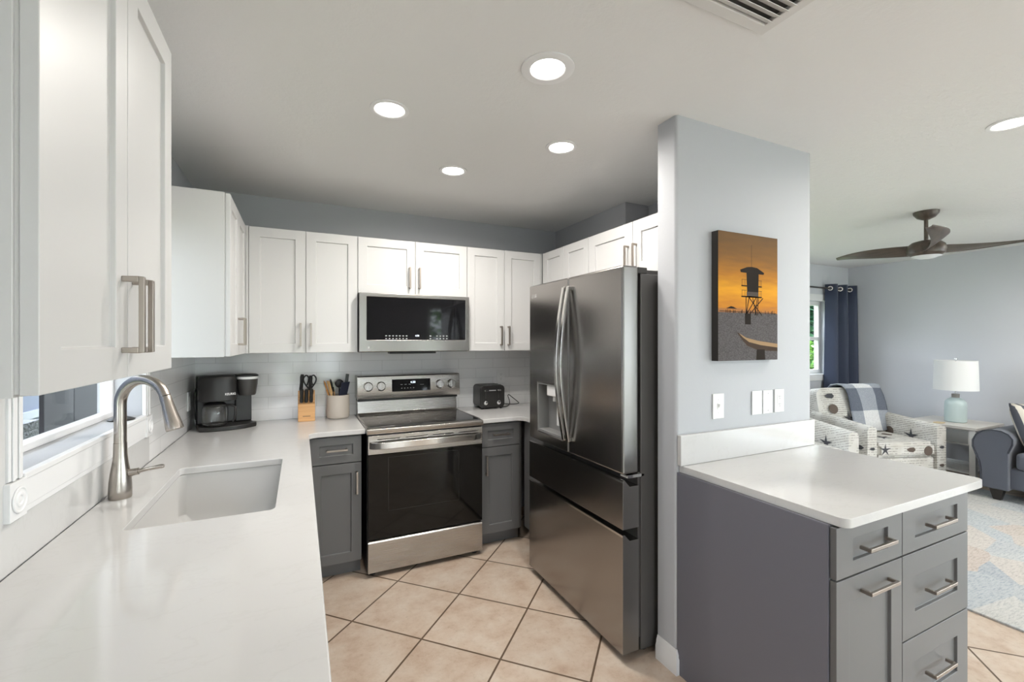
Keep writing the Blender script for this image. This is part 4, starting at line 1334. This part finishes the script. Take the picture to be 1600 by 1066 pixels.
b = B(); lathe(b, [(0, 0), (.078, 0), (.088, .008), (.090, .03), (.090, .185), (.086, .215), (.070, .24), (.042, .258), (.036, .262), (0, .262)], n=40); obj('lamp_base', b, lam_m, t)
b = B(); lathe(b, [(.032, .2625), (.033, .300), (.0, .300)], n=24); obj('lamp_neck', b, mat('gray_wood_neck', s2l((150, 145, 138)), .5), t)
shade_m = mat('white_linen_shade', (.82, .82, .81), .9)
bsdf(shade_m).inputs['Transmission Weight'].default_value = .0
b = B(); lathe(b, [(.180, .345), (.172, .660), (.1695, .660), (.1775, .345), (.180, .345)], n=48, closed_ends=False); obj('lamp_shade', b, shade_m, t)
b = B(); cyl(b, (0, 0, .30), (0, 0, .668), .006, n=12); lathe(b, [(0, .668), (.012, .672), (.012, .684), (0, .69)], n=16)
for a in (0, 120, 240): cyl(b, (0, 0, .645), (.166 * cos(R(a)), .166 * sin(R(a)), .645), .003, n=6)
obj('harp_and_finial', b, chrome, t)
b = B(); prism(b, rrect(-.05, .05, -.035, .035, .01, 3), 'z', 0, .008)
o = obj('coaster', b, mat('tan_wood', s2l((206, 186, 150)), .6), None, .001, loc=(6.13, 2.33, .5885)); tag(o, 'tan wooden coaster on the end table before the lamp', 'coaster')

# sofa along the east wall, facing -X. local: faces -Y, x along its length
sofa_m = mat('slate_sofa_fabric', s2l((84, 87, 96)), .9)
bump(sofa_m, noise(sofa_m, coords(sofa_m), 220, 2), .3, .002)
bsdf(sofa_m).inputs['Sheen Weight'].default_value = .2
SL = 1.95
t = thing('sofa', 'slate gray rolled arm sofa at the right edge of the frame', 'sofa', (5.70, 1.925, .0122), R(-90))
piping = mat('dark_piping', s2l((52, 55, 64)), .8)
b = B(); box(b, .20, SL - .20, .045, .95, .115, .300); obj('base', b, sofa_m, t, .02)
for s, x in ((0, 0.), (1, SL)):
    sg = 1 if s == 0 else -1
    prof = [(.235, .10), (.235, .44), (.262, .52), (.262, .57), (.235, .61), (.19, .632), (.13, .635), (.07, .618), (.025, .58), (.0, .52), (.0, .46), (.02, .40), (.045, .33), (.055, .25), (.055, .10)]
    prof = [(x + sg * u, v) for u, v in prof]
    b = B(); prism(b, prof, 'y', 0, .93); am = obj('arm', b, sofa_m, t, .012, 2)
    b = B(); tube(b, [(u, -.002, v) for u, v in prof[1:] ], .005, 6, mi=0); obj('piping', b, piping, am)
for i in range(2):
    x0 = .268 + i * (SL - .536) / 2; x1 = x0 + (SL - .536) / 2 - .004
    b = B(); box(b, x0, x1, .02, .70, .302, .452); obj('seat_cushion', b, sofa_m, t, .035, 4)
    b = B(); box(b, x0, x1, .60, .80, .456, .90); bmesh.ops.rotate(b, cent=(0, .80, .456), matrix=Matrix.Rotation(R(-8), 3, 'X'), verts=b.verts); obj('back_cushion', b, sofa_m, t, .06, 4)
b = B(); box(b, .20, SL - .20, .84, .96, .10, .80); obj('back_frame', b, sofa_m, t, .03)
legm = MATS['dark_leg']
for x in (.15, SL - .15):
    for y in (.06, .86):
        b = B(); vsb = [(-.028, -.028), (.028, -.028), (.028, .028), (-.028, .028)]
        lo_ = [b.verts.new((x + u * .85, y + v * .85, 0)) for u, v in vsb]; hi = [b.verts.new((x + u * 1.7, y + v * 1.4, .0995)) for u, v in vsb]
        for k in range(4): b.faces.new((lo_[k], lo_[(k + 1) % 4], hi[(k + 1) % 4], hi[k]))
        b.faces.new(lo_[::-1]); b.faces.new(hi); obj('leg', b, legm, t)
pil_m = mat('striped_pillow_cloth', (.7, .68, .62), .9)
tc = N(pil_m, 'ShaderNodeTexCoord'); sp = N(pil_m, 'ShaderNodeSeparateXYZ'); L(pil_m, tc.outputs['Object'], sp.inputs[0])
_x = math_(pil_m, 'ABSOLUTE', sp.outputs['X'])
L(pil_m, ramp(pil_m, math_(pil_m, 'MULTIPLY', _x, 4.0), [(0, s2l((206, 200, 188))), (.28, s2l((206, 200, 188))), (.29, s2l((84, 86, 92))), (.35, s2l((206, 200, 188))), (.56, s2l((78, 80, 88))), (.68, s2l((206, 200, 188))), (.80, s2l((78, 80, 88)))]), bsdf(pil_m).inputs['Base Color'])
for e in bsdf(pil_m).inputs['Base Color'].links[0].from_node.color_ramp.elements: pass
bsdf(pil_m).inputs['Base Color'].links[0].from_node.color_ramp.interpolation = 'CONSTANT'
b = B(); G = []
S_ = 12
for side in (1, -1):
    g = []
    for i in range(S_ + 1):
        row = []
        for j in range(S_ + 1):
            u, v = -1 + 2 * i / S_, -1 + 2 * j / S_
            th = .085 * (max(0, (1 - u ** 4) * (1 - v ** 4))) ** .55
            pinch = 1 - .06 * (1 - abs(u)) * abs(v) ** 2 - .0
            row.append(b.verts.new((u * .22 * (1 - .05 * (1 - v * v) * 0), side * th, v * .22)))
        g.append(row)
    for i in range(S_):
        for j in range(S_):
            f = (g[i][j], g[i + 1][j], g[i + 1][j + 1], g[i][j + 1]); b.faces.new(f if side < 0 else f[::-1])
bmesh.ops.remove_doubles(b, verts=b.verts, dist=1e-4)
o = obj('throw_pillow', b, pil_m, None, angle=180, loc=(5.99, 1.565, .675))
o.rotation_euler = (R(-24), R(4), R(-24))
tag(o, 'cream throw pillow with dark stripes leaning on the sofa arm', 'pillow')

# ------------------------------------------------------------------ outdoors beyond the glass, some of it unseen
grass = mat('lawn', (.10, .16, .05), .9)
L(grass, ramp(grass, noise(grass, coords(grass), 12, 5), [(.3, (.07, .12, .03)), (.7, (.16, .22, .08))]), bsdf(grass).inputs['Base Color'])
b = B(); box(b, -14, 20, -16, 16, -.30, -.13); o = obj('lawn', b, grass); o['kind'] = 'structure'
bounce_slab = mat('pale_bounce_concrete', (.50, .48, .45), .9)
L(bounce_slab, ramp(bounce_slab, noise(bounce_slab, coords(bounce_slab), 5, 5), [(.3, (.46, .45, .43)), (.7, (.55, .53, .50))]), bsdf(bounce_slab).inputs['Base Color'])
b = B(); box(b, -3, 11, -7.2, YR - .16, -.129, -.05); box(b, XE + .16, 11, YR - .16, 4, -.129, -.05); o = obj('bounce_slab', b, bounce_slab); o['kind'] = 'structure'  # unseen pale ground added to bounce daylight onto the ceiling
leaf = mat('green_leaf', (.10, .27, .04), .45)
L(leaf, ramp(leaf, noise(leaf, coords(leaf), 9, 2), [(.3, (.05, .17, .03)), (.7, (.22, .42, .07))]), bsdf(leaf).inputs['Base Color'])
leafd = mat('dark_green_leaf', (.03, .10, .05), .5)
bark = mat('bark', (.16, .13, .10), .9)


def bush(name, label, cat, loc, rx, ry, h, n, m, seed, z0=.05, leafsz=.07):
    rnd = random.Random(seed)
    t = thing(name, label, cat, loc, 0, 'garden plants')
    b = B()
    for _ in range(n):
        th, ph, rr = rnd.uniform(0, 2 * pi), math.acos(rnd.uniform(-1, 1)), rnd.uniform(.55, 1) ** .5
        c = Vector((rx * rr * sin(ph) * cos(th), ry * rr * sin(ph) * sin(th), z0 + h / 2 + h / 2 * rr * cos(ph)))
        q = Matrix.Rotation(rnd.uniform(0, 6.28), 3, 'Z') @ Matrix.Rotation(rnd.uniform(-1.1, 1.1), 3, 'X') @ Matrix.Rotation(rnd.uniform(-.6, .6), 3, 'Y')
        s = leafsz * rnd.uniform(.7, 1.3)
        b.faces.new([b.verts.new(c + q @ Vector(p)) for p in ((-s, 0, 0), (-.2 * s, -.42 * s, .1 * s), (s, 0, -.15 * s), (-.2 * s, .42 * s, .1 * s))])
    obj('foliage', b, m, t, recalc=False, angle=180)
    b = B(); cyl(b, (0, 0, -.12), (0, 0, z0 + h * .5), .03, .015, 8); obj('stem', b, bark, t)
    return t


bush('shrub', 'bright green shrub outside the lower living room window', 'shrub', (8.75, 5.15, 0), .8, .5, 1.45, 1300, leaf, 1, .0, .10)
bush('tree', 'dark green tree outside the upper living room window', 'tree', (12.3, 7.4, 0), 2.4, 1.2, 5.2, 5200, leafd, 2, .2, .24)
bush('shrub', 'bright green shrub outside the rear glass door', 'shrub', (1.2, -6.2, 0), 2.0, .8, 2.0, 900, leaf, 3, .0, .14)
bush('tree', 'leafy green tree outside the rear living room windows', 'tree', (5.0, -7.0, 0), 2.6, 1.2, 3.4, 1200, leaf, 4, .5, .18)
# lanai post outside the living window
bush('tree', 'dark green tree outside the added unseen living room window behind the kitchen wall', 'tree', (5.0, 8.2, 0), 2.4, 1.0, 4.6, 2400, leafd, 5, .1, .24)
bush('tree', 'dark green tree in the middle of the garden beyond the living room', 'tree', (8.65, 9.0, 0), 1.15, 1.0, 4.8, 1800, leafd, 6, .1, .24)
bush('shrub', 'bright green hedge shrub outside the added east sliding door', 'shrub', (12.4, -1.5, 0), .8, 2.6, 2.2, 1600, leaf, 7, .0, .14)
ps = mat('gray_post_paint', (.30, .30, .29), .6)
b = B(); box(b, 7.30, 7.40, 4.2, 4.3, -.13, 2.6); o = obj('porch_post', b, ps, None, .004); tag(o, 'gray porch post outside the living room window', 'post')
sky_blocker = mat('sky_blocker_paint', (.5, .5, .5), .8)
b = B(); box(b, -1.71, XL - .151, -2, 8, 2.46, 2.56); o = obj('sky_blocker', b, sky_blocker); o['kind'] = 'structure'  # unseen overhang added to cut sky light at the kitchen window
# neighbouring wall seen through the kitchen window
slate = mat('dark_slate_screen', s2l((30, 30, 36)), .7, 0, .15)
t = thing('privacy_screen', 'dark slate outdoor privacy screen seen through the kitchen window', 'screen', (-1.75, 4.56, -.13))
for i in range(9):
    bx('panel', slate, t, -.03, 0, i * .50, i * .50 + .494, 0, 2.585, .004)
house = mat('pale_blue_siding', s2l((74, 82, 98)), .8)
bump(house, math_(house, 'SINE', math_(house, 'MULTIPLY', noise(house, coords(house), 3), 20)), .1, .005)
t = thing('neighbour_house', 'pale blue house wall outside the kitchen window', 'house', (-3.6, -2.0, -.13))
bx('wall', house, t, -.2, 0, 0, 16, 0, 4.2)
bx('ledge', mat('white_band', (.17, .185, .21), .6), t, .0, .08, 0, 16, .46, .56)
t = thing('stone_block', 'white textured stone planter outside the kitchen window', 'planter', (-2.65, 6.42, -.13))
stone = mat('white_stone', (.22, .23, .245), .9); bump(stone, noise(stone, coords(stone), 30, 4), 1.0, .03)
bx('block', stone, t, -.3, .0, 0, .40, 0, .71, .01)
